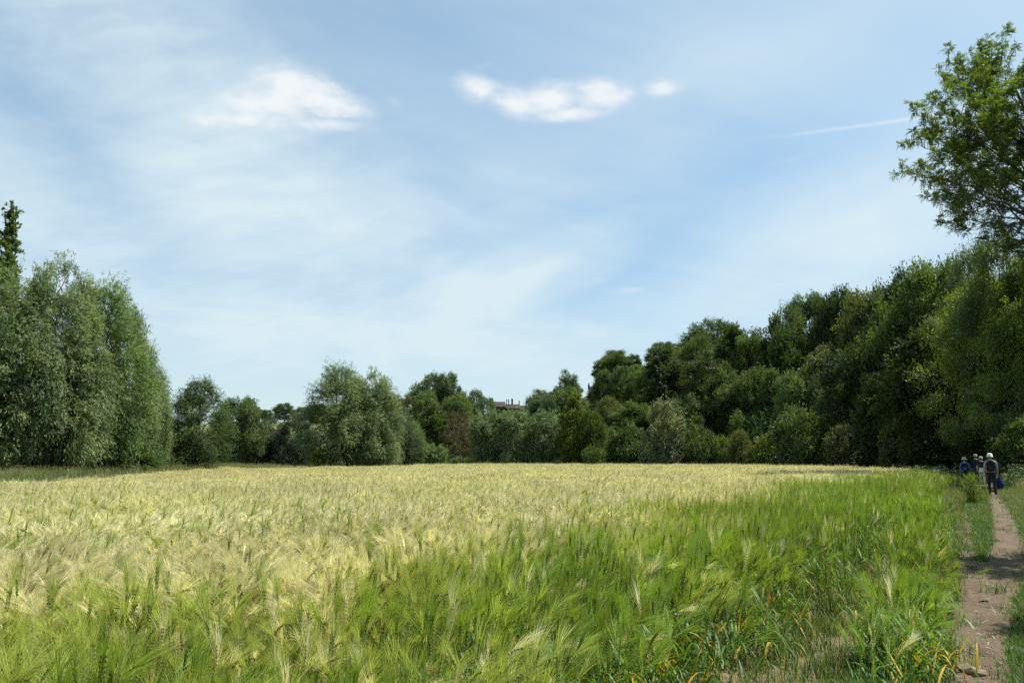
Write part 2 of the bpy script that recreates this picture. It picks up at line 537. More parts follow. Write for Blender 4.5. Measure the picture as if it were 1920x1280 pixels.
def make_tree(name, H, R, z0, prof, seed, n_clump, n_leaf, L, W, plume=0.0, rc=0.2, leaf_mat=None, bark=None, r_trunk=None,
              droop=0.0, lobes=0.22, n_limb=9, twig=False, shell=0.5, sparse_low=0.0, stems=1, lean=(0, 0), spread=0.42):
    rng = np.random.default_rng(seed)
    pf = PROFILES[prof]
    ph = rng.random((4, 2)) * 6.28
    def lobe(th, u):
        return 1 + lobes * (0.5 * np.sin(2 * th + ph[0, 0] + 2 * u) + 0.45 * np.sin(3 * th + ph[1, 0] - 5 * u) + 0.4 * np.sin(5 * th + 7 * u + ph[2, 0]) + 0.3 * np.sin(9 * u + ph[3, 0]))
    # clump centres, kept apart
    C, tries = [], 0
    while len(C) < n_clump and tries < n_clump * 60:
        tries += 1
        u = rng.random(); th = rng.random() * 2 * math.pi
        p = float(pf(np.array(u)))
        if rng.random() > p ** 1.2 + 0.05: continue
        if sparse_low and u < 0.45 and rng.random() < sparse_low: continue
        rho = 1 - shell * rng.random() ** 1.5
        r = R * p * lobe(th, u) * rho * 0.92
        c = np.array([r * math.cos(th) + lean[0] * u, r * math.sin(th) + lean[1] * u, z0 + (H - z0) * (u * 0.96)])
        mind = rc * R * (0.62 if tries < n_clump * 30 else 0.3)
        if C and min(((c - q) ** 2).sum() for q in C) < mind ** 2: continue
        C.append(c)
    C = np.array(C)
    n = len(C)
    ax = np.array([lean[0] * 0.5, lean[1] * 0.5, 0])
    outw = unit(np.stack([C[:, 0] - ax[0], C[:, 1] - ax[1], (C[:, 2] - (z0 + (H - z0) * 0.35)) * 0.8], -1))
    cr = rc * R * rng.uniform(0.7, 1.3, n)
    pw = cr ** 2 / (cr ** 2).sum()
    per = 12 if plume else 9                               # leaves on one spray or twig
    ns = n_leaf // per; n_leaf = ns * per
    ci = rng.choice(n, ns, p=pw)
    g = rng.normal(0, spread, (ns, 3)); gl = np.linalg.norm(g, axis=1, keepdims=True)
    g *= np.minimum(1.0, 1.25 / np.maximum(gl, 1e-6))
    if plume:
        pd = unit(outw * 0.55 + np.array([0, 0, 1.0]) * 0.8 + rng.normal(0, 0.2, (n, 3)))[ci]
        al = (g * pd).sum(-1, keepdims=True)
        g = (g - pd * al) * 0.85 + pd * al * (1 + plume)
    else:
        g[:, 2] *= 0.75
    start = C[ci] + g * cr[ci][:, None]
    sd_ = unit(unit(g) * 0.5 + outw[ci] * 0.5 + (pd * 0.8 if plume else 0) + rng.normal(0, 0.35, (ns, 3)))
    sl = cr[ci] * (rng.uniform(0.6, 1.3, ns) if plume else rng.uniform(0.25, 0.6, ns))
    idx = np.repeat(ci, per); o = np.repeat(g, per, 0); sdir = np.repeat(sd_, per, 0); slen = np.repeat(sl, per)[:, None]
    u_ = rng.random((n_leaf, 1))
    dr = 0.55 if plume else 0.25
    P = np.repeat(start, per, 0) + sdir * slen * u_ - np.array([0, 0, dr]) * slen * u_ ** 2 + rng.normal(0, 1, (n_leaf, 3)) * L * (0.22 if plume else 0.55)
    P[:, 2] = np.maximum(P[:, 2], 0.06 * H * rng.random(n_leaf) * (z0 < 0.08 * H) + z0 * (0.12 + 0.95 * rng.random(n_leaf) ** 0.7))
    rd = rng.normal(0, 1, (n_leaf, 3))
    if plume:
        A = sdir * 0.9 + rd * 0.45 + np.array([0, 0, -droop]) - np.array([0, 0, dr]) * u_
        N = unit(o) * 0.7 + outw[idx] * 0.4 + np.array([0, 0, 0.4]) + rd[:, ::-1] * 0.45
    else:
        A = sdir * 0.5 + outw[idx] * 0.3 + rd * 0.6 + np.array([0, 0, -droop])
        N = unit(o) * 0.75 + np.array([0, 0, 0.7]) + rd[:, ::-1] * 0.42
    sz = rng.uniform(0.7, 1.25, n_leaf)
    V, Q = leaf_quads(P, A, N, L * sz, W * sz)
    cv = rng.uniform(-0.3, 0.3, n)
    v = np.clip(0.45 + cv[idx] + np.repeat(rng.normal(0, 0.14, ns), per) + rng.normal(0, 0.12, n_leaf), 0, 1)
    crown = mesh_np(name + '_crown', V, Q, face_attr=v, mats=[leaf_mat or M_LEAF])
    # wood
    acc = Acc()
    rt = r_trunk or H * 0.022
    tops = []
    for s_ in range(stems):
        a = rng.random() * 6.28
        base = np.array([math.cos(a), math.sin(a), 0]) * (0.0 if stems == 1 else rt * 2.2)
        top = np.array([lean[0] * 0.7, lean[1] * 0.7, z0 + (H - z0) * 0.78]) + (np.array([math.cos(a), math.sin(a), 0]) * R * 0.35 if stems > 1 else rng.normal(0, 0.04 * H, 3) * [1, 1, 0])
        p = bend_path(base + [0, 0, -0.3], top, rng, 9, 0.0, 0.025)
        rr = rt * (1 - 0.85 * np.linspace(0, 1, 9)) * (1.0 if stems == 1 else 0.75); rr[0] *= 1.6
        acc.add(*tube(p, rr, 8)); tops.append((p, rr))
    order = rng.permutation(n)
    limbs = []
    for k in order[:n_limb]:
        p, rr = tops[rng.integers(len(tops))]
        h_end = C[k][2]
        j = int(np.clip(np.searchsorted(p[:, 2], z0 * 0.8 + (h_end - z0 * 0.8) * 0.45), 2, 7))
        q = bend_path(p[j], C[k] * [0.85, 0.85, 0.97], rng, 7, 0.05 if droop < 0.4 else 0.12, 0.045)
        r0 = rr[j] * 0.62
        acc.add(*tube(q, r0 * (1 - 0.8 * np.linspace(0, 1, 7)), 6)); limbs.append((q, r0))
    LP = np.concatenate([q for q, _ in limbs] + [p[4:] for p, _ in tops])
    for k in order[n_limb:]:
        d = ((LP - C[k]) ** 2).sum(-1) + 4.0 * np.maximum(0, LP[:, 2] - C[k][2]) ** 2
        q = bend_path(LP[d.argmin()], C[k], rng, 5, 0.04, 0.05)
        acc.add(*tube(q, rt * 0.16 * (1 - 0.75 * np.linspace(0, 1, 5)), 4))
    if twig:
        for k in range(n):
            for _ in range(twig):
                e = C[k] + unit(rng.normal(0, 1, 3)) * cr[k] * rng.uniform(0.6, 1.15)
                q = bend_path(C[k] + rng.normal(0, 0.1, 3) * cr[k], e, rng, 4, -0.03, 0.06)
                acc.add(*tube(q, 0.012 * (1 - 0.7 * np.linspace(0, 1, 4)), 3))
    trunk = acc.mesh(name + '_trunk', [bark or M_BARK], smooth_shade=True)
    return dict(trunk=trunk, crown=crown, H=H, R=R)


PROTO = {}
for i in range(3):
    PROTO['willow%d' % i] = make_tree('willow', 16, 5.4, 1.7, 'willow', 10 + i, 120, 96000, 0.27, 0.07, plume=0.3, rc=0.21, spread=0.42, leaf_mat=M_WILLOW, droop=0.35, lobes=0.18, r_trunk=0.34, n_limb=12)
for i in range(2):
    PROTO['vase%d' % i] = make_tree('pollard_willow', 9, 2.9, 1.7, 'vase', 30 + i, 85, 34000, 0.30, 0.07, plume=0.9, rc=0.22, leaf_mat=M_WILLOW, droop=0.45, r_trunk=0.2, lobes=0.2)
for i in range(4):
    PROTO['oak%d' % i] = make_tree('broadleaf', 14, 5.0, 1.6, 'round', 50 + i, [90, 120, 80, 105][i], 50000, 0.27, 0.17, rc=[0.27, 0.22, 0.3, 0.25][i], lobes=[.25, .34, .3, .38][i], r_trunk=0.28)
for i in range(2):
    PROTO['lime%d' % i] = make_tree('upright_broadleaf', 14, 3.6, 0.9, 'willow', 70 + i, 95, 46000, 0.26, 0.16, plume=0.35, rc=0.24, lobes=0.35, r_trunk=0.25)
for i in range(3):
    PROTO['bush%d' % i] = make_tree('bush', 4.6, 2.5, 0.0, 'dome', 80 + i, [60, 45, 75][i], 17000, 0.2, 0.12, rc=[0.27, 0.33, 0.24][i], lobes=0.34, r_trunk=0.07, stems=3, n_limb=6)
for i in range(3):
    PROTO['hedge%d' % i] = make_tree('drooping_maple', 13, 5.6, 1.0, 'dome', 90 + i, 95, 90000, 0.155, 0.10, rc=0.2, lobes=0.34, droop=0.3, r_trunk=0.26, n_limb=16, twig=3, leaf_mat=M_ASH)
PROTO['poplar0'] = make_tree('poplar', 22, 2.5, 1.0, 'column', 99, 300, 46000, 0.27, 0.18, plume=0.5, rc=0.2, r_trunk=0.3, spread=0.36, lobes=0.05, shell=0.9)
PROTO['brown0'] = make_tree('thin_tree', 11, 3.3, 2.6, 'round', 101, 70, 7000, 0.26, 0.13, rc=0.22, r_trunk=0.2, bark=M_PALEBARK, n_limb=14, twig=7, stems=3)
PROTO['thin0'] = make_tree('thin_broadleaf', 14, 3.6, 2.5, 'round', 105, 75, 15000, 0.3, 0.17, rc=0.24, r_trunk=0.2, bark=M_PALEBARK, n_limb=12, twig=4, lobes=0.4)

KIND = {'willow': 'willow_tree', 'vase': 'willow_tree', 'oak': 'broadleaf_tree', 'lime': 'broadleaf_tree', 'bush': 'shrub', 'hedge': 'broadleaf_tree',
        'poplar': 'poplar_tree', 'brown': 'bare_tree', 'thin': 'broadleaf_tree'}
W_GREY, W_GREEN = (.158, .216, .106), (.145, .214, .08)
DARK, MID, YEL, BLUE, OLIVE, SILVER = (.074, .118, .038), (.10, .155, .04), (.135, .18, .028), (.07, .115, .056), (.105, .125, .042), (.18, .21, .135)
PLACED = []


def tree(proto, px, Y, top, wpx, color, label, group, sink=0.0, name=None):
    p = PROTO[proto]
    d = pix_dir(px, HOR)
    X = d.x / d.y * Y
    zb = hz(X, Y)
    zt = at_depth(px, top, Y).z
    h = max(zt - zb, 1.0)
    w = wpx / F * Y * (1.22 if group == G6 and px > 1180 else 1.0)
    k = proto.rstrip('0123456789')
    rng = random.Random(label)
    root = link(name or KIND[k], None, loc=(X, Y, zb - sink), label=label, category='shrub' if k == 'bush' else 'tree', group=group)
    root.empty_display_size = 0.5
    root.rotation_euler = (0, 0, rng.uniform(0, 6.28))
    root.scale = (w / 2 / p['R'] * 0.96, w / 2 / p['R'] * 0.96, h / p['H'] * 0.985)
    t = link('trunk', p['trunk'], root)
    c = link('crown', p['crown'], root)
    c.color = (*color, 1)
    PLACED.append((X, Y, w / 2))
    return root


G1, G2, G3, G4, G5, G6 = 'willows along the left field edge', 'trees on the far left hill', 'willows at the centre of the field edge', 'trees on the hill around the house', 'row of willows beyond the field', 'trees of the wood on the right'
G7, G8 = 'shrubs along the edge of the wood', 'trees overhanging the path'
TREES = [
    # proto, photo column, distance, photo row of top, width in photo pixels, colour, label, group
    ('willow0', -45, 57, 500, 270, W_GREY, 'grey-green willow cut by the left edge of the photo', G1),
    ('poplar0', -22, 82, 366, 112, MID, 'tall narrow dark poplar rising behind the willows at far left', None),
    ('willow1', 88, 60, 482, 215, W_GREY, 'tallest grey-green willow of the left group, right of the poplar', G1),
    ('willow2', 176, 64, 528, 190, W_GREEN, 'willow with rounded top, second highest in the left group', G1),
    ('willow0', 226, 68, 582, 145, W_GREY, 'willow on the falling right shoulder of the left group', G1),
    ('willow1', 270, 72, 660, 92, W_GREEN, 'lowest willow at the right end of the big left group', G1),
    ('willow2', 368, 79, 710, 122, (.082, .13, .046), 'shorter greener willow standing apart, right of the big left group', G1),
    ('oak0', 447, 104, 742, 85, DARK, 'dark tree in shade right of the separate green willow', None),
    ('willow0', 505, 109, 782, 82, (.06, .085, .06), 'low bluish willow below the far meadow, left of its twin', None),
    ('willow1', 553, 107, 776, 84, (.064, .09, .06), 'low bluish willow touching the left side of the centre willow', None),
    ('oak1', 455, 268, 758, 32, DARK, 'small round tree, leftmost on the far left hilltop', G2),
    ('oak2', 477, 272, 761, 24, DARK, 'small round hilltop tree, second from the left', G2),
    ('oak0', 496, 268, 767, 19, DARK, 'smallest round tree standing alone on the far hilltop', G2),
    ('oak3', 530, 262, 755, 40, DARK, 'broad dark hilltop tree, left of the centre willow', G2),
    ('oak1', 566, 258, 762, 42, DARK, 'dark hilltop tree half hidden by the centre willow', G2),
    ('willow2', 634, 84, 684, 150, W_GREY, 'large grey-green willow in the centre, left one of the pair', G3),
    ('willow1', 696, 86, 694, 128, W_GREY, 'large grey-green willow in the centre, right one of the pair', G3),
    ('willow0', 737, 91, 742, 92, (.075, .105, .06), 'willow sloping down right behind the large centre pair', G3),
    ('willow2', 770, 93, 788, 64, W_GREEN, 'low green willow at the right foot of the centre group', G3),
    ('bush0', 604, 81, 826, 46, YEL, 'yellow-green shrub at the left foot of the centre willow', None),
    ('vase0', 815, 94, 833, 44, W_GREEN, 'small pale willow bush right of the centre group', None),
    ('oak2', 806, 206, 700, 60, DARK, 'dark round tree highest on the hill, left half of its dome', G4),
    ('oak0', 838, 205, 697, 58, DARK, 'dark round tree highest on the hill, right half of its dome', G4),
    ('oak1', 766, 182, 738, 48, OLIVE, 'olive tree at the left end of the hill wood', G4),
    ('oak3', 797, 176, 733, 62, MID, 'mid green round tree under the highest dark dome', G4),
    ('oak0', 858, 180, 738, 60, MID, 'mid green tree under the right side of the highest dark dome', G4),
    ('oak2', 893, 190, 730, 50, DARK, 'dark round tree just left of the house', G4),
    ('oak1', 846, 140, 746, 76, (.07, .098, .044), 'pale green broad tree behind the brown bare tree', G4),
    ('lime0', 811, 113, 757, 60, (.06, .1, .02), 'dense leafy tree with yellow-green top left of the brown tree', None),
    ('brown0', 864, 111, 766, 62, (.085, .066, .038), 'brown half-bare tree with pale forked branches', None),
    ('vase0', 912, 105, 769, 60, W_GREY, 'willow of the far row, left of the middle one', G5),
    ('vase1', 940, 113, 777, 52, W_GREY, 'willow set back between the left and middle row willows', G5),
    ('vase1', 967, 104, 771, 72, W_GREY, 'middle willow of the far row below the house, trunk showing', G5),
    ('vase0', 1027, 103, 771, 74, W_GREY, 'right willow of the far row with straight dark trunk', G5),
    ('oak3', 1022, 152, 742, 68, BLUE, 'dark rounded tree right of the house', G4),
    ('oak0', 1064, 156, 724, 80, DARK, 'dark broad tree below the tall feathery one', G4),
    ('thin0', 1063, 168, 690, 44, DARK, 'tall feathery tree standing above its neighbours right of the house', G4),
    ('lime1', 1076, 100, 736, 66, YEL, 'bright yellow-green upright tree right of the willow row', None),
    ('oak3', 1108, 98, 770, 56, (.075, .12, .02), 'lower bright green tree leaning right of the yellow-green one', None),
    ('bush1', 1112, 95, 832, 40, (.085, .13, .028), 'yellow-green shrub at the far corner of the field', G7),
    ('oak2', 1140, 122, 742, 58, OLIVE, 'olive tree below the church tower', G6),
    ('oak1', 1136, 150, 690, 46, DARK, 'dark tree hiding the right side of the church tower', G6),
    ('oak3', 1172, 146, 687, 66, DARK, 'dark tree second right of the church tower', G6),
    ('oak0', 1210, 130, 690, 70, DARK, 'dark tree behind and left of the pale-topped wood tree', G6),
    ('oak1', 1196, 110, 752, 76, MID, 'mid green tree above the far corner, left of the silvery shrub', G6),
    ('lime0', 1254, 114, 648, 84, (.055, .085, .034), 'tall pale-topped tree on the lower left of the wood', G6),
    ('oak2', 1296, 126, 658, 64, OLIVE, 'dull olive tree between two taller crowns at the left of the wood', G6),
    ('oak3', 1342, 128, 600, 88, DARK, 'dark high tree on the skyline, left of the bright one', G6),
    ('lime1', 1384, 117, 610, 72, (.05, .09, .024), 'bright green skyline tree left of the brownish twiggy crown', G6),
    ('thin0', 1334, 107, 655, 86, (.05, .075, .024), 'tree with one long pale trunk showing below its crown', G6),
    ('brown0', 1438, 117, 606, 88, (.06, .055, .03), 'brownish twiggy skyline tree in the wood', G6),
    ('lime0', 1482, 104, 618, 62, (.055, .098, .02), 'narrow bright green tree in the middle of the wood', G6),
    ('oak1', 1532, 112, 545, 96, BLUE, 'high bluish-green tree on the skyline of the wood', G6),
    ('oak0', 1592, 104, 536, 84, (.036, .066, .022), 'high skyline tree right of the bluish-green one', G6),
    ('thin0', 1560, 92, 640, 92, OLIVE, 'olive thin-leaved tree low in the middle wood', G6),
    ('oak3', 1648, 94, 548, 112, OLIVE, 'olive crown on the rising skyline of the wood', G6),
    ('oak2', 1690, 80, 560, 112, DARK, 'dark domed tree with glossy leaves in the right wood', G6),
    ('oak1', 1722, 90, 503, 110, (.036, .06, .02), 'skyline tree left of the topmost crown of the wood', G6),
    ('oak0', 1785, 78, 482, 130, MID, 'topmost skyline tree of the wood near the ash', G6),
    ('oak2', 1420, 102, 690, 90, DARK, 'dark tree in the shaded heart of the wood', G6),
    ('oak0', 1506, 92, 690, 80, MID, 'shaded tree right of the narrow bright one', G6),
    ('oak3', 1615, 80, 650, 110, (.04, .07, .02), 'mid green tree below the olive skyline crown', G6),
    ('oak1', 1290, 104, 740, 70, DARK, 'dark low tree right of the silvery shrub', G6),
    ('lime1', 1730, 66, 620, 110, (.055, .085, .02), 'green tree low in the wood left of the overhanging maple', G6),
    ('oak1', 1230, 121, 676, 60, MID, 'mid green crown tucked left of the pale-topped tree', G6),
    ('oak2', 1316, 122, 628, 60, (.085, .13, .04), 'paler round crown left below the dark high skyline tree', G6),
    ('oak0', 1412, 114, 622, 60, MID, 'rounded crown between the bright skyline tree and the brown one', G6),
    ('lime1', 1464, 112, 590, 56, DARK, 'slim dark crown right of the brown twiggy tree', G6),
    ('oak2', 1500, 108, 572, 62, (.095, .145, .045), 'light green crown left below the bluish skyline tree', G6),
    ('oak3', 1562, 106, 556, 60, DARK, 'dark crown wedged between the two high skyline trees', G6),
    ('oak1', 1622, 99, 552, 64, MID, 'crown on the skyline left of the olive one', G6),
    ('oak0', 1684, 90, 528, 70, (.09, .14, .04), 'light crown on the skyline right of the olive one', G6),
    ('oak3', 1755, 84, 500, 76, DARK, 'dark crown left of the topmost skyline tree', G6),
    ('oak1', 1365, 105, 690, 64, MID, 'mid green crown right of the long pale trunk', G6),
    ('lime0', 1455, 98, 690, 54, (.10, .155, .04), 'light upright crown low in the middle of the wood', G6),
    ('oak0', 1535, 90, 705, 64, (.08, .125, .05), 'bluish low crown above the large dark shrub', G6),
    ('oak2', 1585, 86, 700, 70, MID, 'mid green crown above the pale hawthorn', G6),
    ('oak1', 1660, 76, 690, 84, (.10, .15, .04), 'light green crown above the vivid shrub', G6),
    ('oak3', 1768, 66, 660, 90, MID, 'mid green crown left beneath the lower maple', G6),
    ('bush2', 1248, 96, 750, 80, SILVER, 'silvery round-headed shrub at the edge of the wood', G7),
    ('bush0', 1178, 99, 792, 74, DARK, 'dark shrub left of the silvery round-headed one', G7),
    ('bush1', 1308, 94, 792, 64, (.062, .1, .02), 'rounded green shrub right of the silvery one', G7),
    ('bush2', 1352, 93, 818, 48, MID, 'small shrub with pale leaf tips at the field edge', G7),
    ('bush0', 1392, 98, 768, 62, MID, 'taller shrub under the brownish twiggy tree', G7),
    ('bush1', 1432, 96, 760, 72, (.04, .085, .026), 'leafy shrub with layered branches in front of the wood', G7),
    ('bush2', 1388, 91, 806, 54, OLIVE, 'olive shrub at the foot of the layered one', G7),
    ('bush0', 1444, 89, 806, 62, YEL, 'yellowish shrub in the middle of the wood edge', G7),
    ('bush1', 1508, 84, 752, 106, DARK, 'large dark shrub right of the yellowish one', G7),
    ('bush2', 1588, 75, 796, 78, (.098, .118, .046), 'pale silvery-yellow hawthorn shrub at the wood edge', G7),
    ('bush0', 1634, 78, 766, 78, (.075, .13, .016), 'vivid green shrub behind the pale hawthorn', G7),
    ('bush2', 1690, 66, 790, 80, OLIVE, 'olive shrub right of the pale hawthorn', G7),
    ('bush1', 1742, 64, 788, 92, (.055, .075, .02), 'broad dull shrub left of the walkers', G7),
    ('bush0', 1795, 70, 780, 90, MID, 'green shrub directly behind the walkers', G7),
    ('bush2', 1895, 52, 775, 76, DARK, 'dark shrub right of the walkers by the path', G7),
    ('bush0', 1948, 50, 775, 110, MID, 'near shrub cut by the right edge of the photo', G7),
    ('hedge1', 1905, 56, 425, 190, (.085, .13, .026), 'tall thin-crowned tree directly under the ash crown', G8),
    ('hedge2', 1842, 72, 470, 130, (.08, .12, .03), 'high maple on the skyline just left of the ash stem', G8),
    ('hedge0', 1872, 60, 505, 240, (.13, .18, .03), 'maple with drooping yellow-green branches above the walkers', G8),
    ('hedge1', 1790, 68, 580, 150, (.115, .165, .03), 'maple lower and left of the drooping one', G8),
    ('hedge2', 1962, 54, 480, 210, (.14, .21, .03), 'near maple with bright leaves cut by the right photo edge', G8),
]
for (pr, px, Y, top, w, col, lab, grp) in TREES:
    o = tree(pr, px, Y, top, w, col, lab, grp or 'single trees in the landscape')
    if grp is None: del o['group']


tree('hedge1', 2400, 12.6, 60, 600, (.08, .12, .022), 'tree beyond the right edge whose shadow crosses the footpath', G8)
tree('hedge0', 2600, 8.6, -60, 700, (.08, .12, .022), 'tree nearest the camera beyond the right edge, shading the verge', G8)


# ------------------------------------------------------------------ instanced cover (stuff nobody could count)
def scatter(name, pts, rots, scales, idx, protos, label, category=None):
    """one object of kind stuff: points carrying copies of small source meshes"""
    coll = bpy.data.collections.new(name + '_sources')
    for k, me in enumerate(protos):
        so = bpy.data.objects.new('%s_source_%02d' % (name, k), me[0] if isinstance(me, tuple) else me)
        if isinstance(me, tuple): so.color = (*me[1], 1)
        coll.objects.link(so)
    me = bpy.data.meshes.new(name)
    n = len(pts)
    me.vertices.add(n); me.vertices.foreach_set('co', np.asarray(pts, np.float32).ravel())
    for an, ty, key, data in (('rot', 'FLOAT_VECTOR', 'vector', rots), ('scl', 'FLOAT_VECTOR', 'vector', scales), ('pick', 'INT', 'value', idx)):
        a = me.attributes.new(an, ty, 'POINT')
        a.data.foreach_set(key, np.asarray(data, np.int32 if ty == 'INT' else np.float32).ravel())
    o = link(name, me, kind='stuff', label=label)
    ng = bpy.data.node_groups.new(name + '_nodes', 'GeometryNodeTree')
    ng.interface.new_socket('Geometry', in_out='INPUT', socket_type='NodeSocketGeometry')
    ng.interface.new_socket('Geometry', in_out='OUTPUT', socket_type='NodeSocketGeometry')
    gi, go = ng.nodes.new('NodeGroupInput'), ng.nodes.new('NodeGroupOutput')
    ip = ng.nodes.new('GeometryNodeInstanceOnPoints'); ci = ng.nodes.new('GeometryNodeCollectionInfo')
    ci.inputs['Collection'].default_value = coll
    ci.inputs['Separate Children'].default_value = True; ci.inputs['Reset Children'].default_value = True
    ng.links.new(gi.outputs[0], ip.inputs['Points']); ng.links.new(ci.outputs[0], ip.inputs['Instance'])
    ip.inputs['Pick Instance'].default_value = True
    for an, ty, sock in (('rot', 'FLOAT_VECTOR', 'Rotation'), ('scl', 'FLOAT_VECTOR', 'Scale'), ('pick', 'INT', 'Instance Index')):
        na = ng.nodes.new('GeometryNodeInputNamedAttribute'); na.data_type = ty; na.inputs['Name'].default_value = an
        ng.links.new(na.outputs['Attribute'], ip.inputs[sock])
    ng.links.new(ip.outputs[0], go.inputs[0])
    md = o.modifiers.new('scatter', 'NODES'); md.node_group = ng
    if isinstance(protos[0], tuple): o.color = (*protos[0][1], 1)
    return o


def build_undergrowth():
    rng = np.random.default_rng(77)
    P, Sc, I = [], [], []
    def put(x, y, h, w, k):
        b = PROTO['bush%d' % (k % 3)]
        P.append((x, y, hz(x, y) - 0.15)); Sc.append((w / 5.0, w / 5.0, h / 4.6)); I.append(k)
    for _ in range(260):                                  # under the wood on the right bank
        Y = rng.uniform(34, 150); px = rng.uniform(1130, 2050)
        X = (px - 960) / F * Y
        s1 = bank(X, Y)
        if not ((s1 > 5 and Y > 62) or s1 > 8 or Y > 103): continue
        put(X, Y, rng.uniform(2.0, 4.6), rng.uniform(3.5, 6), rng.integers(3))
    for X in np.arange(-62, 50, 2.4):                     # dark hedge bottoms beyond the field
        if -14 < X < 3: hh = rng.uniform(1.2, 2.2); yy = 118
        else: hh = rng.uniform(3.0, 5.0); yy = 116
        put(X + rng.normal(0, 0.5), yy + rng.uniform(-2, 5), hh, rng.uniform(3.5, 5.5), rng.integers(3))
    for _ in range(60):                                   # behind the left willows
        Y = rng.uniform(66, 84); X = rng.uniform(-60, -30.5 - (Y - 66) * 0.12)
        put(X, Y, rng.uniform(2.2, 4.5), rng.uniform(3.5, 5.5), rng.integers(3))
    for _ in range(120):                                  # lower slope of the hill
        Y = rng.uniform(130, 215); X = rng.uniform(-32, 46) * Y / 150
        put(X, Y, rng.uniform(3, 5.5), rng.uniform(5, 8), rng.integers(3))
    n = len(P)
    rot = np.zeros((n, 3)); rot[:, 2] = rng.random(n) * 6.28
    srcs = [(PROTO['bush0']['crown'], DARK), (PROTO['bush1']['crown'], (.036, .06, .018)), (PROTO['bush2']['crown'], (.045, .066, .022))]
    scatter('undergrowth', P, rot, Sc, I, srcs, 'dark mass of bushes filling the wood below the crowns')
    # far woodland on the hill crest, one mass
    P, Sc, I = [], [], []
    for _ in range(150):
        Y = rng.uniform(215, 330); px = rng.uniform(1000, 2300)
        X = (px - 960) / F * Y
        if 1085 < px < 1130: continue
        P.append((X, Y, hz(X, Y) - 0.3)); s_ = rng.uniform(0.5, 0.75); Sc.append((s_, s_, s_)); I.append(rng.integers(2))
    for px in np.arange(590, 760, 9):
        Y = rng.uniform(235, 262); X = (px - 960) / F * Y
        P.append((X, Y, hz(X, Y) - 0.3)); s_ = rng.uniform(0.35, 0.5); Sc.append((s_, s_, s_)); I.append(rng.integers(2))
    n = len(P); rot = np.zeros((n, 3)); rot[:, 2] = rng.random(n) * 6.28
    scatter('distant_woodland', P, rot, Sc, I, [(PROTO['oak1']['crown'], DARK), (PROTO['oak2']['crown'], DARK)], 'far dark woodland along the crest of the hill')


build_undergrowth()

# ------------------------------------------------------------------ barley
GREEN = dict(stem=(.12, .20, .03), leaf=(.095, .185, .018), ear=(.17, .25, .045), awn=(.24, .335, .034))
RIPE = dict(stem=(.34, .33, .12), leaf=(.15, .20, .04), ear=(.36, .35, .13), awn=(.75, .68, .43))
TURNING = dict(stem=(.17, .23, .045), leaf=(.11, .18, .025), ear=(.22, .27, .065), awn=(.42, .47, .105))
YELLOW = (.52, .34, .03)


def ribbon(acc, pts, width, col, side):
    """thin blade along points, tapering to a tip"""
    pts = np.asarray(pts, float); n = len(pts)
    w = np.asarray(width, float)[:, None] * side * 0.5
    V = np.concatenate([pts - w, pts + w])
    i = np.arange(n - 1)
    acc.add(V, np.stack([i, i + 1, i + 1 + n, i + n], -1), col=col)


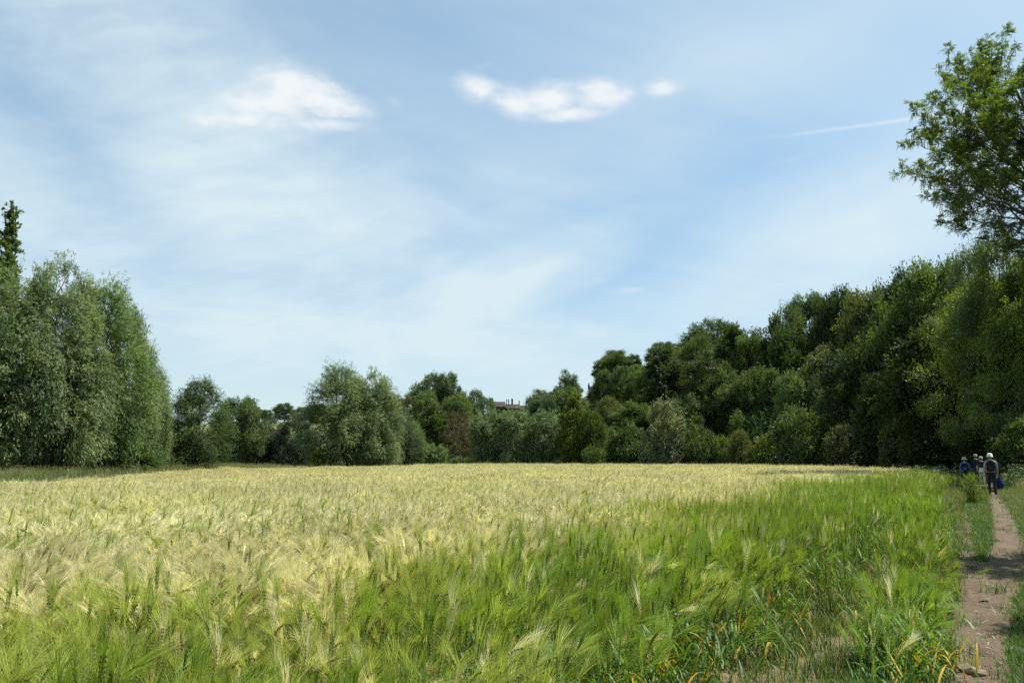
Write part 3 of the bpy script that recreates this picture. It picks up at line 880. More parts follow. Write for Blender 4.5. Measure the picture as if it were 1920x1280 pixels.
def stalk(acc, rng, o, pal, h, lean, nod, detail, az=None, leaves=2, yellow=0.0, awn_w=1.0, no_ear=False):
    """one barley plant: stem, leaf blades, ear of grains, awns"""
    az = rng.random() * 6.28 if az is None else az
    dirh = np.array([math.cos(az), math.sin(az), 0.0]); up = np.array([0, 0, 1.0]); sidev = np.cross(dirh, up)
    ns = 5 if detail > 1 else 3
    u = np.linspace(0, 1, ns)
    stem = np.asarray(o, float) + up * (h * (u - 0.06 * lean * u ** 2))[:, None] + dirh * (h * lean * u ** 2)[:, None]
    tan = unit(stem[-1] - stem[-2])
    f = rng.uniform(0.85, 1.15)
    if detail > 0:
        wv = np.linspace(0.0045, 0.003, ns) * (1.0 if detail > 1 else 1.6)
        ribbon(acc, stem, wv, np.array(pal['stem']) * f, sidev)
    for k in range(leaves):
        q = rng.uniform(0.12, 0.8); b = stem[0] * (1 - q) + stem[-1] * q
        la = rng.random() * 6.28; ld = np.array([math.cos(la), math.sin(la), 0])
        L = rng.uniform(0.14, 0.30) * (1.15 if detail > 1 else 1); n = 5 if detail > 1 else 3
        uu = np.linspace(0, 1, n)[:, None]; rise = rng.uniform(0.6, 1.25); drop = rng.uniform(0.05, 1.1)
        pts = b + ld * L * (uu * 0.75) + up * L * (rise * uu - drop * uu ** 2.2)
        c = np.array(YELLOW) * rng.uniform(0.6, 1.1) if rng.random() < yellow * (1.6 - q * 1.4) else np.array(pal['leaf']) * rng.uniform(0.75, 1.3)
        ribbon(acc, pts, 0.0155 * np.array([0.7, 1, .85, .55, 0.08] if n == 5 else [.8, .9, .08]) * rng.uniform(0.8, 1.2), c, np.cross(ld, up))
    if no_ear: return
    # ear bends over by the nod angle
    EL = rng.uniform(0.075, 0.105); n = 6 if detail > 1 else 2
    pts, d = [stem[-1]], tan.copy()
    hang = math.atan2(d @ dirh, d[2])
    for k in range(n):
        hang += nod / n
        d = up * math.cos(hang) + dirh * math.sin(hang)
        pts.append(pts[-1] + d * EL / n)
    pts = np.array(pts)
    ec = np.array(pal['ear']) * rng.uniform(0.75, 1.2)
    if detail > 1:
        for k in range(1, n + 1):                       # two rows of plump grains
            ax_ = unit(pts[k] - pts[k - 1])
            for s_ in (-1, 1):
                c0 = pts[k] + sidev * s_ * 0.0052
                nb = np.cross(ax_, sidev)
                tip = c0 + ax_ * 0.012 + sidev * s_ * 0.003
                base = c0 - ax_ * 0.006
                V = [base, c0 + sidev * s_ * 0.0055, c0 + nb * 0.0048, c0 - nb * 0.0048, c0 - sidev * s_ * 0.001, tip]
                acc.add(V, None, [(0, 1, 2), (0, 3, 1), (5, 2, 1), (5, 1, 3), (0, 2, 4), (0, 4, 3), (5, 4, 2), (5, 3, 4)], ec * rng.uniform(0.85, 1.15))
    else:
        w = np.array([0.006, 0.011, 0.004]) * (1.0 if detail == 1 else 1.35)
        ribbon(acc, pts, w[:len(pts)], ec, sidev)
        ribbon(acc, pts, w[:len(pts)], ec, unit(np.cross(unit(pts[-1] - pts[0]), sidev)))
    # awns
    tone = rng.uniform(0.8, 1.17)
    na = {2: 36, 1: 16, 0: 9}[detail]
    ax_ = unit(pts[-1] - pts[0])
    for k in range(na):
        q = rng.uniform(0.1, 1.0)
        b = pts[0] * (1 - q) + pts[-1] * q if detail < 2 else pts[int(q * n)]
        sp = sidev * rng.normal(0, 0.17) + np.cross(ax_, sidev) * rng.normal(0, 0.13)
        dd = unit(ax_ + sp); AL = rng.uniform(0.12, 0.20)
        wv = unit(np.cross(dd, rng.normal(0, 1, 3)))
        ww = {2: 0.0019, 1: 0.0031, 0: 0.006}[detail] * awn_w
        ac = np.array(pal['awn']) * tone * rng.uniform(0.85, 1.15)
        if detail > 1:
            m = b + dd * AL * 0.55; e = b + unit(dd + dirh * 0.10 - up * 0.06) * AL
            acc.add([b - wv * ww / 2, b + wv * ww / 2, m + wv * ww * 0.4, m - wv * ww * 0.4, e], [(0, 1, 2, 3)], [(3, 2, 4)], ac)
        else:
            e = b + unit(dd - up * 0.05) * AL
            acc.add([b - wv * ww / 2, b + wv * ww / 2, e], None, [(0, 1, 2)], ac)


def barley_sources():
    rng = np.random.default_rng(8)
    src = []
    def patch(pal, n, size, detail, nodr, leanr, upright, yl, hr, other, mix=0.16):
        a = Acc()
        for _ in range(n):
            x, y = rng.uniform(-size / 2, size / 2, 2)
            p = other if rng.random() < mix else pal
            up_ = rng.random() < upright
            stalk(a, rng, (x, y, rng.uniform(-0.05, 0.03)), p, rng.uniform(*hr) * (rng.uniform(1.0, 1.16) if up_ else 1), abs(rng.normal(0.03, 0.03)) if up_ else rng.uniform(*leanr),
                  rng.uniform(0, 0.25) if up_ else rng.uniform(*nodr), detail, az=rng.normal(0.0, 0.8), leaves=(4 if pal is GREEN else 1) if detail > 1 else (2 if rng.random() < 0.7 else 1) if detail else 0, yellow=yl)
        return a.mesh('barley_patch', [M_AWN])
    for k in range(7): src.append(patch(GREEN, 17, 0.30, 2, (0, 1.5), (0.0, .28), 0.38, 0.15, (.58, .80), RIPE, .05))        # 0-6 near
    for k in range(7): src.append(patch(RIPE, 19, 0.30, 2, (.5, 1.6), (.06, .28), 0.10, 0.05, (.62, .76), GREEN))       # 7-13 near
    for k in range(5): src.append(patch(GREEN, 40, 0.42, 1, (0, .9), (0.0, .18), 0.45, 0.08, (.60, .80), RIPE, .09))         # 14-18 middle
    for k in range(5): src.append(patch(RIPE, 40, 0.42, 1, (.5, 1.6), (.06, .28), 0.07, 0.05, (.63, .75), GREEN))       # 19-23 middle
    for k in range(3): src.append(patch(GREEN, 150, 1.1, 0, (0, .8), (0.0, .15), 0.4, 0.05, (.62, .78), RIPE))          # 24-26 far
    for k in range(4): src.append(patch(RIPE, 170, 1.1, 0, (.5, 1.5), (.08, .26), 0.05, 0.03, (.66, .74), GREEN, .08))  # 27-30 far
    for k in range(5): src.append(patch(TURNING, 18, 0.30, 2, (.2, 1.4), (0.03, .25), 0.28, 0.08, (.60, .78), RIPE, .15))     # 31-35 near, turning
    for k in range(4): src.append(patch(TURNING, 40, 0.42, 1, (.2, 1.4), (0.03, .25), 0.25, 0.06, (.62, .78), RIPE, .15))     # 36-39 middle, turning
    return src


def build_barley():
    rng = np.random.default_rng(21)
    src = barley_sources()
    PX, PY, PI, PS, PR = [], [], [], [], []
    def zone(step, x0, x1, y0, y1, d0, d1, green0, ripe0, ng, nr):
        X, Y = np.meshgrid(np.arange(x0, x1, step), np.arange(y0, y1, step))
        X, Y = X.ravel() + rng.uniform(-.22, .22, X.size) * step, Y.ravel() + rng.uniform(-.22, .22, Y.size) * step
        n = len(X)
        D = np.hypot(X, Y); t = lateral(X, Y)
        ok = in_poly(X, Y, FIELD) & (D >= d0) & (D < d1) & (np.abs(np.arctan2(X, Y)) < 0.92)
        edge = vnoise(X, Y, 0.9, 1) * 0.55
        row = (np.abs(t - (0.28 + 0.036 * Y)) < 0.14 + 0.2 * (edge - .25)) & (Y > 4.6) & (Y < 17) & (rng.random(n) < .95)
        ok &= (t > np.where(Y < 14, 1.15, 0.72) + edge * 0.7) | (Y > 45) | row
        ok &= ~((t < 1.7) & (rng.random(n) < 0.35) & (D < 40) & ~row)
        X, Y, t, D = X[ok], Y[ok], t[ok], D[ok]
        gz = t + (vnoise(X, Y, 1.3, 3) - 0.5) * 2.8 + (vnoise(X, Y, 0.5, 33) - 0.5) * 0.8 + rng.normal(0, 0.32, len(X))
        lim = 2.4 + 0.9 * smooth(3.2, 6.0, Y) - 0.5 * smooth(15, 40, Y) - 1.4 * smooth(45, 70, Y)
        green = gz < lim
        turn = (np.abs(gz - lim - 0.35) < 0.7) & (D < 26)
        pick = np.where(green, green0 + rng.integers(0, ng, len(X)), ripe0 + rng.integers(0, nr, len(X)))
        pick = np.where(turn, np.where(D < 8.6, 31 + rng.integers(0, 5, len(X)), 36 + rng.integers(0, 4, len(X))), pick)
        gust = (vnoise(X, Y, 2.2, 9) - 0.5) * 2.4
        az = rng.normal(0.0, 0.7, len(X)) + gust - 0.3
        s_ = rng.uniform(0.9, 1.1, len(X)) * (0.93 + 0.14 * vnoise(X, Y, 1.7, 12)) * np.where(t < 1.4, rng.uniform(0.82, 1.04, len(X)), 1.0)
        PX.append(X); PY.append(Y); PI.append(pick); PS.append(s_); PR.append(az)
    zone(0.29, -9, 5, 1.2, 9, 1.5, 8.6, 0, 7, 7, 7)
    zone(0.39, -24, 16, 3, 27, 8.6, 26, 14, 19, 5, 5)
    zone(1.0, -28, 32, 8, 99, 26, 140, 24, 27, 3, 4)
    X, Y, I, s_, az = (np.concatenate(a) for a in (PX, PY, PI, PS, PR))
    P = np.stack([X, Y, height(X, Y)], -1)
    n = len(X)
    R = np.stack([rng.normal(0, 0.06, n), rng.normal(0, 0.06, n), az], -1)
    Sc = np.stack([np.ones(n), np.ones(n), np.ones(n)], -1) * s_[:, None]
    scatter('barley_field', P, R, Sc, I, src, 'ripening barley crop, green near the path and straw-yellow beyond')
    print('barley instances', n)


build_barley()


def build_clumps():
    rng = np.random.default_rng(31)
    rows = [((1826, 946), .30, 110, .95, 'barley clump standing alone in the grass just before the walkers'),
            ((1748, 985), .34, 110, .8, 'upright barley clump at the field edge beyond the dark tall one'),
            ((1728, 1075), .34, 130, .92, 'tall dark green barley clump in the middle of the edge row'),
            ((1722, 1150), .28, 80, .7, 'barley clump with yellow leaves between the tall and the nearest clump'),
            ((1700, 1262), .30, 120, .62, 'leafy barley clump nearest the camera beside the path')]
    for (px, py), r, n, h, lab in rows:
        x, y = pix_ground(px, py)
        a = Acc()
        for k in range(n):
            q = rng.normal(0, r * 0.5, 2)
            leafy_ = rng.random() < (0.6 if h < 0.7 else 0.25)
            stalk(a, rng, (q[0], q[1], -0.02), GREEN, h * rng.uniform(.68, 1.05), abs(rng.normal(0.08, 0.1)), rng.uniform(0, .6), 2, leaves=5, yellow=0.22, no_ear=leafy_)
        o = link('barley_clump', a.mesh('barley_clump', [M_BLADE]), loc=(x, y, hz(x, y)), label=lab, category='barley clump', group='barley clumps beside the path')


build_clumps()


# ------------------------------------------------------------------ grasses and verge plants
def grass_src(rng, n, h, spread, cols, w=0.006, heads=0.0):
    a = Acc()
    for k in range(n):
        q = rng.normal(0, spread, 2); b = np.array([q[0], q[1], -0.01])
        la = rng.random() * 6.28; ld = np.array([math.cos(la), math.sin(la), 0]); H = h * rng.uniform(0.45, 1.1)
        u = np.linspace(0, 1, 4)[:, None]; bend = rng.uniform(0.1, 0.8)
        pts = b + np.array([0, 0, 1]) * H * (u - 0.35 * bend * u ** 2) + ld * H * bend * u ** 1.8
        c = np.array(cols[rng.integers(len(cols))]) * rng.uniform(0.75, 1.25)
        ribbon(a, pts, w * np.array([.9, 1, .7, .08]), c, np.cross(ld, [0, 0, 1.0]))
        if rng.random() < heads:
            ribbon(a, pts[-1] + np.array([[0, 0, -.03], [0, 0, .03], [0, 0, .08]]) + ld * np.array([[0], [.01], [.03]]), [.004, .014, .002], (.32, .27, .13), np.cross(ld, [0, 0, 1.0]))
    return a.mesh('grass_tuft', [M_BLADE])


def parsley_src(rng):
    a = Acc(); H = rng.uniform(0.8, 1.15)
    for s_ in range(5):
        la = rng.random() * 6.28; ld = np.array([math.cos(la), math.sin(la), 0])
        h = H * rng.uniform(0.7, 1.0); u = np.linspace(0, 1, 4)[:, None]
        pts = np.array([0, 0, 1.0]) * h * u + ld * h * 0.25 * u ** 1.5
        ribbon(a, pts, [.008, .007, .006, .004], (.09, .15, .03), np.cross(ld, [0, 0, 1.0]))
        for k in range(22):                              # flat white umbel of florets
            c = pts[-1] + np.array([*rng.normal(0, 0.035, 2), rng.normal(0.0, 0.008)])
            r = rng.uniform(0.008, 0.014); d1 = unit(rng.normal(0, 1, 3) * [1, 1, .3]); d2 = np.cross(d1, [0, 0, 1.0])
            a.add([c - d1 * r, c - d2 * r, c + d1 * r, c + d2 * r], [(0, 1, 2, 3)], col=(.62, .64, .52))
    for k in range(46):                                  # ferny leaves
        la = rng.random() * 6.28; ld = np.array([math.cos(la), math.sin(la), 0]); z = rng.uniform(0.05, H * 0.75); L = rng.uniform(.1, .24)
        b = np.array([*rng.normal(0, .08, 2), z]); pts = b + ld * L * np.array([[0], [.5], [1]]) + np.array([[0, 0, 0], [0, 0, L * .3], [0, 0, L * .1]])
        ribbon(a, pts, [.01, .05, .004], np.array((.06, .12, .024)) * rng.uniform(.7, 1.3), np.cross(ld, [0, 0, 1.0]))
    return a.mesh('cow_parsley', [M_BLADE])


def build_grass():
    rng = np.random.default_rng(41)
    turf = [(.075, .15, .02), (.10, .17, .03), (.055, .12, .02)]
    tall = [(.07, .13, .024), (.10, .15, .04), (.20, .19, .08)]
    src = [grass_src(rng, 26, .085, .05, turf, .005) for _ in range(4)] + [grass_src(rng, 30, .2, .06, turf + [(.3, .24, .08)], .006) for _ in range(3)] + \
          [grass_src(rng, 42, .62, .14, tall, .008, .3) for _ in range(4)] + [parsley_src(rng) for _ in range(3)]
    P, I, Sv = [], [], []
    def add(X, Y, k, s_):
        P.append(np.stack([X, Y, height(X, Y)], -1)); I.append(k); Sv.append(s_)
    # path surface in the photo: where the bare strips are
    rows = [(2600, 1700, 1990), (1700, 1745, 1900), (1280, 1772, 1890), (1188, 1781, 1898), (1130, 1786, 1900), (1095, 1796, 1932), (1057, 1846, 1940), (1008, 1858, 1922), (958, 1852, 1898), (926, 1851, 1877), (905, 1846, 1868), (892, 1838, 1862)]
    rows2 = [(1130, 1784, 1856), (1080, 1778, 1846), (1030, 1780, 1834), (1000, 1784, 1828), (965, 1789, 1820), (945, 1793, 1812)]
    def on(rows, X, Y, m):
        y = [pix_ground(a, py)[1] for py, a, b in rows]
        l = np.interp(Y, y, [pix_ground(a, py)[0] for py, a, b in rows]); r = np.interp(Y, y, [pix_ground(b, py)[0] for py, a, b in rows])
        return (X > l + m) & (X < r - m) & (Y > min(y)) & (Y < max(y))
    n = 90000                                             # short turf beside and between the tracks
    Y = rng.uniform(3.0, 44, n) ; t = rng.uniform(-3.4, 0.95, n); X = Y * 0.565 - t / 0.87
    bare = vnoise(X, Y, 0.55, 6) * 0.6 + vnoise(X, Y, 0.2, 7) * 0.4
    ok = ~(on(rows, X, Y, -0.02) & (rng.random(n) > 0.012 * (bare > .5))) & ~(on(rows2, X, Y, -0.01) & (rng.random(n) > 0.06)) & (bare > np.where(t > 0.3, 0.5, 0.3)) & (rng.random(n) < np.clip(14 / Y, .28, 1))
    X, Y, t = X[ok], Y[ok], t[ok]
    far = np.where((t < -1.3) & (rng.random(len(X)) < .3) | (rng.random(len(X)) < .02), 4 + rng.integers(0, 3, len(X)), rng.integers(0, 4, len(X)))
    add(X, Y, far, rng.uniform(.7, 1.3, len(X)) * (1 + Y / 60))
    n = 2400                                              # rough growth at the foot of the barley
    Y = rng.uniform(4, 42, n); t = rng.uniform(0.25, 1.7, n); X = Y * 0.565 - t / 0.87
    ok = vnoise(X, Y, 0.5, 16) > 0.52
    add(X[ok], Y[ok], 4 + rng.integers(0, 3, ok.sum()), rng.uniform(.7, 1.4, ok.sum()))
    n = 5200                                              # tall verge right of the path
    Y = rng.uniform(11, 60, n); t = rng.uniform(-5.5, -1.05, n) - np.clip((20 - Y) * .16, 0, 2.0); X = Y * 0.565 - t / 0.87
    add(X, Y, 7 + rng.integers(0, 4, n), rng.uniform(.5, 1.15, n) * np.clip((-t - .7) * .7, .25, 1))
    n = 300                                               # left of the path round the walkers, and up to the wood
    Y = rng.uniform(50, 64, n); t = rng.uniform(0.4, 3.6, n) + np.clip((Y - 42) * .12, 0, 3); X = Y * 0.565 - t / 0.87
    add(X, Y, 7 + rng.integers(0, 4, n), rng.uniform(.8, 1.3, n))
    n = 130
    Y = rng.uniform(36, 62, n); t = np.where(rng.random(n) < .65, rng.uniform(0.5, 4.5, n), rng.uniform(-4, -1.2, n)); X = Y * 0.565 - t / 0.87
    add(X, Y, 11 + rng.integers(0, 3, n), rng.uniform(.7, 1.2, n))
    # field margins: left, far and right
    n = 26000
    Y = rng.uniform(18, 104, n); X = rng.uniform(-46, 44, n)
    t = lateral(X, Y); s1 = bank(X, Y)
    ok = ~in_poly(X, Y, FIELD) & (t > 0.5) & (s1 < 5) & (np.abs(np.arctan2(X, Y)) < 0.75)
    X, Y = X[ok], Y[ok]
    add(X, Y, 7 + rng.integers(0, 4, len(X)), rng.uniform(.6, 1.25, len(X)))
    P = np.concatenate(P); I = np.concatenate(I); Sv = np.concatenate(Sv); n = len(P)
    R = np.zeros((n, 3)); R[:, 2] = rng.random(n) * 6.28
    scatter('grass', P, R, np.repeat(Sv[:, None], 3, 1), I, src, 'turf, tall grass and white cow parsley on verges and field margins')
    print('grass instances', n)


build_grass()


# ------------------------------------------------------------------ ash tree at the right edge
def build_ash():
    rng = np.random.default_rng(61)
    bx, by = 36.6, 46.0
    base = Vector((bx, by, hz(bx, by)))
    acc = Acc()
    top = np.array(at_depth(1905, 170, by) - base)
    tr = bend_path((0, 0, -0.4), top, rng, 14, 0.0, 0.015)
    rr = np.linspace(0.46, 0.07, 14); rr[0] = 0.7
    acc.add(*tube(tr, rr, 10))
    seen = [(1860, 66), (1836, 92), (1772, 100), (1768, 142), (1806, 122), (1884, 112), (1722, 200), (1748, 182), (1795, 182), (1850, 170), (1905, 185), (1720, 262), (1765, 252), (1822, 240),
            (1880, 240), (1716, 312), (1748, 312), (1795, 302), (1850, 300), (1912, 300), (1742, 338), (1785, 362), (1832, 360), (1892, 352), (1808, 398), (1852, 412), (1902, 420), (1870, 465), (1915, 480),
            (1830, 205), (1775, 215), (1800, 270), (1862, 330), (1815, 150), (1790, 335), (1840, 275), (1875, 190), (1925, 140), (1930, 230)]
    tips = [np.array(at_depth(px + rng.normal(0, 6), py + rng.normal(0, 6), by + rng.uniform(-4.5, 4.5)) - base) for px, py in [(p_ + 8, q_ + 18) for p_, q_ in seen]]
    for k in range(34):                                    # the half of the crown outside the picture
        q = rng.uniform(0, 1); py = 60 + 420 * q
        tips.append(np.array(at_depth(1940 + 240 * math.sqrt(max(0.1, 1 - (2 * q - 1) ** 2)) * rng.uniform(0.05, 1), py, by + rng.uniform(-5.5, 5.5)) - base))
    ends, ew = [], []
    for e in tips:
        j = int(np.clip(np.searchsorted(tr[:, 2], 1.0 + (e[2] - 1.5) * 0.66), 4, 13))
        q = bend_path(tr[j], e, rng, 9, 0.07, 0.03)
        r0 = rr[j] * 0.36
        acc.add(*tube(q, np.maximum(r0 * (1 - 0.9 * np.linspace(0, 1, 9)), 0.02), 6))
        L = np.linalg.norm(e - tr[j])
        for m in range(11):
            a = q[rng.integers(5, 9)]
            d = unit(unit(e - tr[j]) * 0.7 + rng.normal(0, 0.55, 3) + np.array([0, 0, 0.18]))
            b = a + d * rng.uniform(0.5, 1.5)
            q2 = bend_path(a, b, rng, 5, 0.05, 0.05)
            acc.add(*tube(q2, np.linspace(0.024, 0.009, 5), 4))
            for w_ in range(3):
                a2 = q2[rng.integers(2, 5)]; b2 = a2 + unit(d + rng.normal(0, 0.7, 3)) * rng.uniform(0.3, 0.75)
                acc.add(*tube(bend_path(a2, b2, rng, 3, 0.03, 0.04), np.linspace(0.012, 0.006, 3), 3))
                ends.append(b2); ew.append(rng.random() < (0.66 if b2[2] > 13.5 else 0.42))
            ends.append(b); ew.append(rng.random() < (0.72 if b[2] > 13.5 else 0.45))
    # bare drooping twigs low on the crown
    for k in range(40):
        px, py = rng.uniform(1790, 1990), rng.uniform(385, 500)
        b = np.array(at_depth(px, py, by + rng.uniform(-4, 4)) - base); a = b + np.array([rng.uniform(1.2, 3.2), rng.normal(0, .6), rng.uniform(0.2, 1.8)])
        q = bend_path(a, b, rng, 7, 0.08, 0.05); acc.add(*tube(q, np.linspace(0.03, 0.009, 7), 4))
        for m in range(6):
            a2 = q[rng.integers(2, 7)]; acc.add(*tube(bend_path(a2, a2 + unit((b - a) + rng.normal(0, 1.2, 3)) * rng.uniform(.5, 1.3), rng, 4, 0, .06), np.linspace(.012, .005, 4), 3))
    # compound leaves: leaflets in pairs along each rachis
    E0 = np.array([e for e, on in zip(ends, ew) if on])
    rep_ = rng.integers(9, 14, len(E0)); e = np.repeat(E0, rep_, 0); cv = np.repeat(rng.uniform(-.2, .2, len(E0)), rep_)
    n = len(e)
    d = unit(rng.normal(0, 1, (n, 3)) + [0, 0, .35]); RL = rng.uniform(.26, .44, (n, 1))
    s_ = unit(np.cross(d, np.array([0, 0, 1.0]) + rng.normal(0, .3, (n, 3)))); nn = np.cross(s_, d)
    P, A, N, v = [], [], [], []
    for m in range(5):
        u = 0.25 + 0.75 * m / 4
        c = e + d * RL * u - np.array([0, 0, .25]) * RL * u * u
        for sg in (-1, 1) if m < 4 else (0,):
            P.append(c); A.append(s_ * sg * .85 + d * (.55 if sg else 1.0) - [0, 0, .15]); N.append(nn + rng.normal(0, .2, (n, 3))); v.append(np.clip(.5 + cv + rng.normal(0, .15, n), 0, 1))
    P, A, N, v = (np.concatenate(q) for q in (P, A, N, v))
    sz = rng.uniform(.85, 1.2, len(P))
    LV, LQ = leaf_quads(P, A, N, .135 * sz, .056 * sz)
    root = link('ash_tree', None, loc=base, label='tall ash with feathery leaves leaning in from the right edge above the path', category='tree')
    link('trunk', acc.mesh('ash_trunk', [M_BARK], smooth_shade=True), root)
    c = link('crown', mesh_np('ash_crown', LV, LQ, face_attr=v, mats=[M_ASH]), root)
    c.color = (.098, .15, .03, 1)
    print('ash leaflets', len(P))


build_ash()


# ------------------------------------------------------------------ house and church on the hill
def bm_mesh(name, fn, mats):
    bm = bmesh.new(); fn(bm); bmesh.ops.recalc_face_normals(bm, faces=bm.faces)
    me = bpy.data.meshes.new(name); bm.to_mesh(me); bm.free()
    for m in mats: me.materials.append(m)
    return me


def bx(bm, x0, x1, y0, y1, z0, z1, bev=0.0):
    r = bmesh.ops.create_cube(bm, size=1)
    for v in r['verts']:
        v.co = Vector((x0 if v.co.x < 0 else x1, y0 if v.co.y < 0 else y1, z0 if v.co.z < 0 else z1))
    if bev: bmesh.ops.bevel(bm, geom=list({e for v in r['verts'] for e in v.link_edges}), offset=bev, segments=2, affect='EDGES')
    return r['verts']


def build_house():
    Y = 285.0
    ppm = F / Y
    base = at_depth(950, 800, Y)
    gx, gz = base.x, hz(base.x, Y)
    X = lambda px: (px - 950) / ppm
    Z = lambda py: at_depth(950, py, Y).z - gz
    brick = plain('old_brick', (.06, .04, .034), .9, .25, 1.2)
    tile = plain('clay_tile', (.05, .034, .03), .9, .3, 2.0, .05, 6)
    stone = plain('dark_stone', (.07, .062, .056), .9, .25, 1.5)
    glass = plain('dark_glass', (.02, .025, .03), .15, .1)
    root = link('manor_house', None, loc=(gx, Y, gz), label='red-brick mansion with chimneys and battlements on the hilltop among trees', category='house')
    def wall(bm):
        bx(bm, X(919), X(948), 0, 9, 0, Z(762)); bx(bm, X(948.1), X(975), 0.4, 8.5, 0, Z(765)); bx(bm, X(975.1), X(988), 0.8, 8, 0, Z(767))
    link('wall', bm_mesh('house_wall', wall, [brick]), root)
    def gable(x0, x1, z0, z1, y0, y1):
        def fn(bm):
            m = (y0 + y1) / 2
            v = [bm.verts.new(c) for c in ((x0, y0, z0), (x1, y0, z0), (x1, y1, z0), (x0, y1, z0), (x0, m, z1), (x1, m, z1))]
            for f in ((0, 1, 5, 4), (2, 3, 4, 5), (1, 2, 5), (3, 0, 4), (0, 3, 2, 1)): bm.faces.new([v[i] for i in f])
        return fn
    for x0, x1, zl, zh, y0, y1 in ((918.5, 947.2, 762, 751.2, -.5, 9.4), (947.6, 974.8, 765, 756, 0, 8.8), (975, 988.6, 767, 758.5, .4, 8.4)):
        link('roof', bm_mesh('house_roof', gable(X(x0), X(x1), Z(zl) + .01, Z(zh), y0, y1), [tile]), root)
    def turret(bm):
        bx(bm, X(917.4), X(924), 3, 5, 0, Z(746))
        for k in range(4):
            a = X(917.4) + k * (X(924) - X(917.4)) / 3.6; bx(bm, a, a + .2, 2.9, 5.1, Z(746) + .003, Z(744))
        bx(bm, X(917), X(924.4), 2.8, 5.2, Z(748), Z(747.2))
    link('turret', bm_mesh('house_turret', turret, [stone]), root)
    for px, w, top, bot in ((950, 1.5, 749, 757), (953.6, 1.5, 749, 757), (960.2, 3.2, 748, 758), (973.6, 1.5, 751, 759), (986.8, 1.8, 752, 764)):
        def chim(bm):
            bx(bm, X(px - w / 2), X(px + w / 2), 4.0, 5.0, Z(bot + 3), Z(top)); bx(bm, X(px - w / 2) - .08, X(px + w / 2) + .08, 3.9, 5.1, Z(top), Z(top) + .14)
            n = 2 if w > 2 else 1
            for k in range(n):
                c = X(px) + (k - (n - 1) / 2) * .3
                r = bmesh.ops.create_cone(bm, cap_ends=True, segments=8, radius1=.13, radius2=.1, depth=.4, matrix=Matrix.Translation((c, 4.5, Z(top) + .33)))
        link('chimney', bm_mesh('house_chimney', chim, [brick]), root)
    for k, px in enumerate((923, 928, 933, 938, 943)):
        w_ = link('window', bm_mesh('house_window', lambda bm: bx(bm, X(px) - .3, X(px) + .3, -.04, .05, Z(775), Z(769)), [glass]), root)
    # church
    Y2 = 300.0
    c = at_depth(1112, 800, Y2); gz2 = hz(c.x, Y2)
    Zc = lambda py: at_depth(1112, py, Y2).z - gz2
    ston = plain('church_stone', (.2, .185, .16), .9, .25, 1.0)
    root = link('church_tower', None, loc=(c.x, Y2, gz2), label='grey stone church tower with corner pinnacles half hidden by dark trees', category='tower')
    hw = 6.6 * Y2 / F
    def tower(bm):
        bx(bm, -hw, hw, 0, 2 * hw, 0, Zc(728)); bx(bm, -hw - .12, hw + .12, -.12, 2 * hw + .12, Zc(728), Zc(726.5))
    link('tower_wall', bm_mesh('church_wall', tower, [ston]), root)
    def para(bm):
        for (x0, x1, y0, y1) in ((-hw, hw, -.1, .15), (-hw, hw, 2 * hw - .15, 2 * hw + .1), (-hw - .1, -hw + .15, .16, 2 * hw - .16), (hw - .15, hw + .1, .16, 2 * hw - .16)):
            bx(bm, x0, x1, y0, y1, Zc(726.5) + .003, Zc(725))
            n = 4
            for k in range(n):
                if x1 - x0 > 1: a = x0 + (k + .25) * (x1 - x0) / n; bx(bm, a, a + .35, y0 + .01, y1 - .01, Zc(725) + .002, Zc(723.6))
                else: a = y0 + (k + .25) * (y1 - y0) / n; bx(bm, x0 + .01, x1 - .01, a, a + .35, Zc(725) + .002, Zc(723.6))
    link('parapet', bm_mesh('church_parapet', para, [ston]), root)
    for sx in (-1, 1):
        for sy in (0, 1):
            def pin(bm):
                x, y = sx * (hw - .05), sy * 2 * hw
                bx(bm, x - .22, x + .22, y - .22, y + .22, Zc(729), Zc(721.5))
                bmesh.ops.create_cone(bm, cap_ends=True, segments=6, radius1=.24, radius2=.02, depth=1.1, matrix=Matrix.Translation((x, y, Zc(721.5) + .56)))
            link('pinnacle', bm_mesh('church_pinnacle', pin, [ston]), root)
    def pole(bm): bmesh.ops.create_cone(bm, cap_ends=True, segments=6, radius1=.07, radius2=.04, depth=4.2, matrix=Matrix.Translation((.6, hw, Zc(727) + 2.1)))
    link('flagpole', bm_mesh('church_flagpole', pole, [ston]), root)
    def louv(bm): bx(bm, -.5, .5, -.05, .05, Zc(742), Zc(733))
    link('belfry_window', bm_mesh('church_window', louv, [glass]), root)


build_house()

# ------------------------------------------------------------------ walkers
M_SKIN = plain('skin', (.42, .26, .19), .55, .08, 8)
CLOTH = {}


def cloth(c):
    if c not in CLOTH: CLOTH[c] = plain('cloth_%d' % len(CLOTH), c, .9, .18, 9, .004, 40)
    return CLOTH[c]


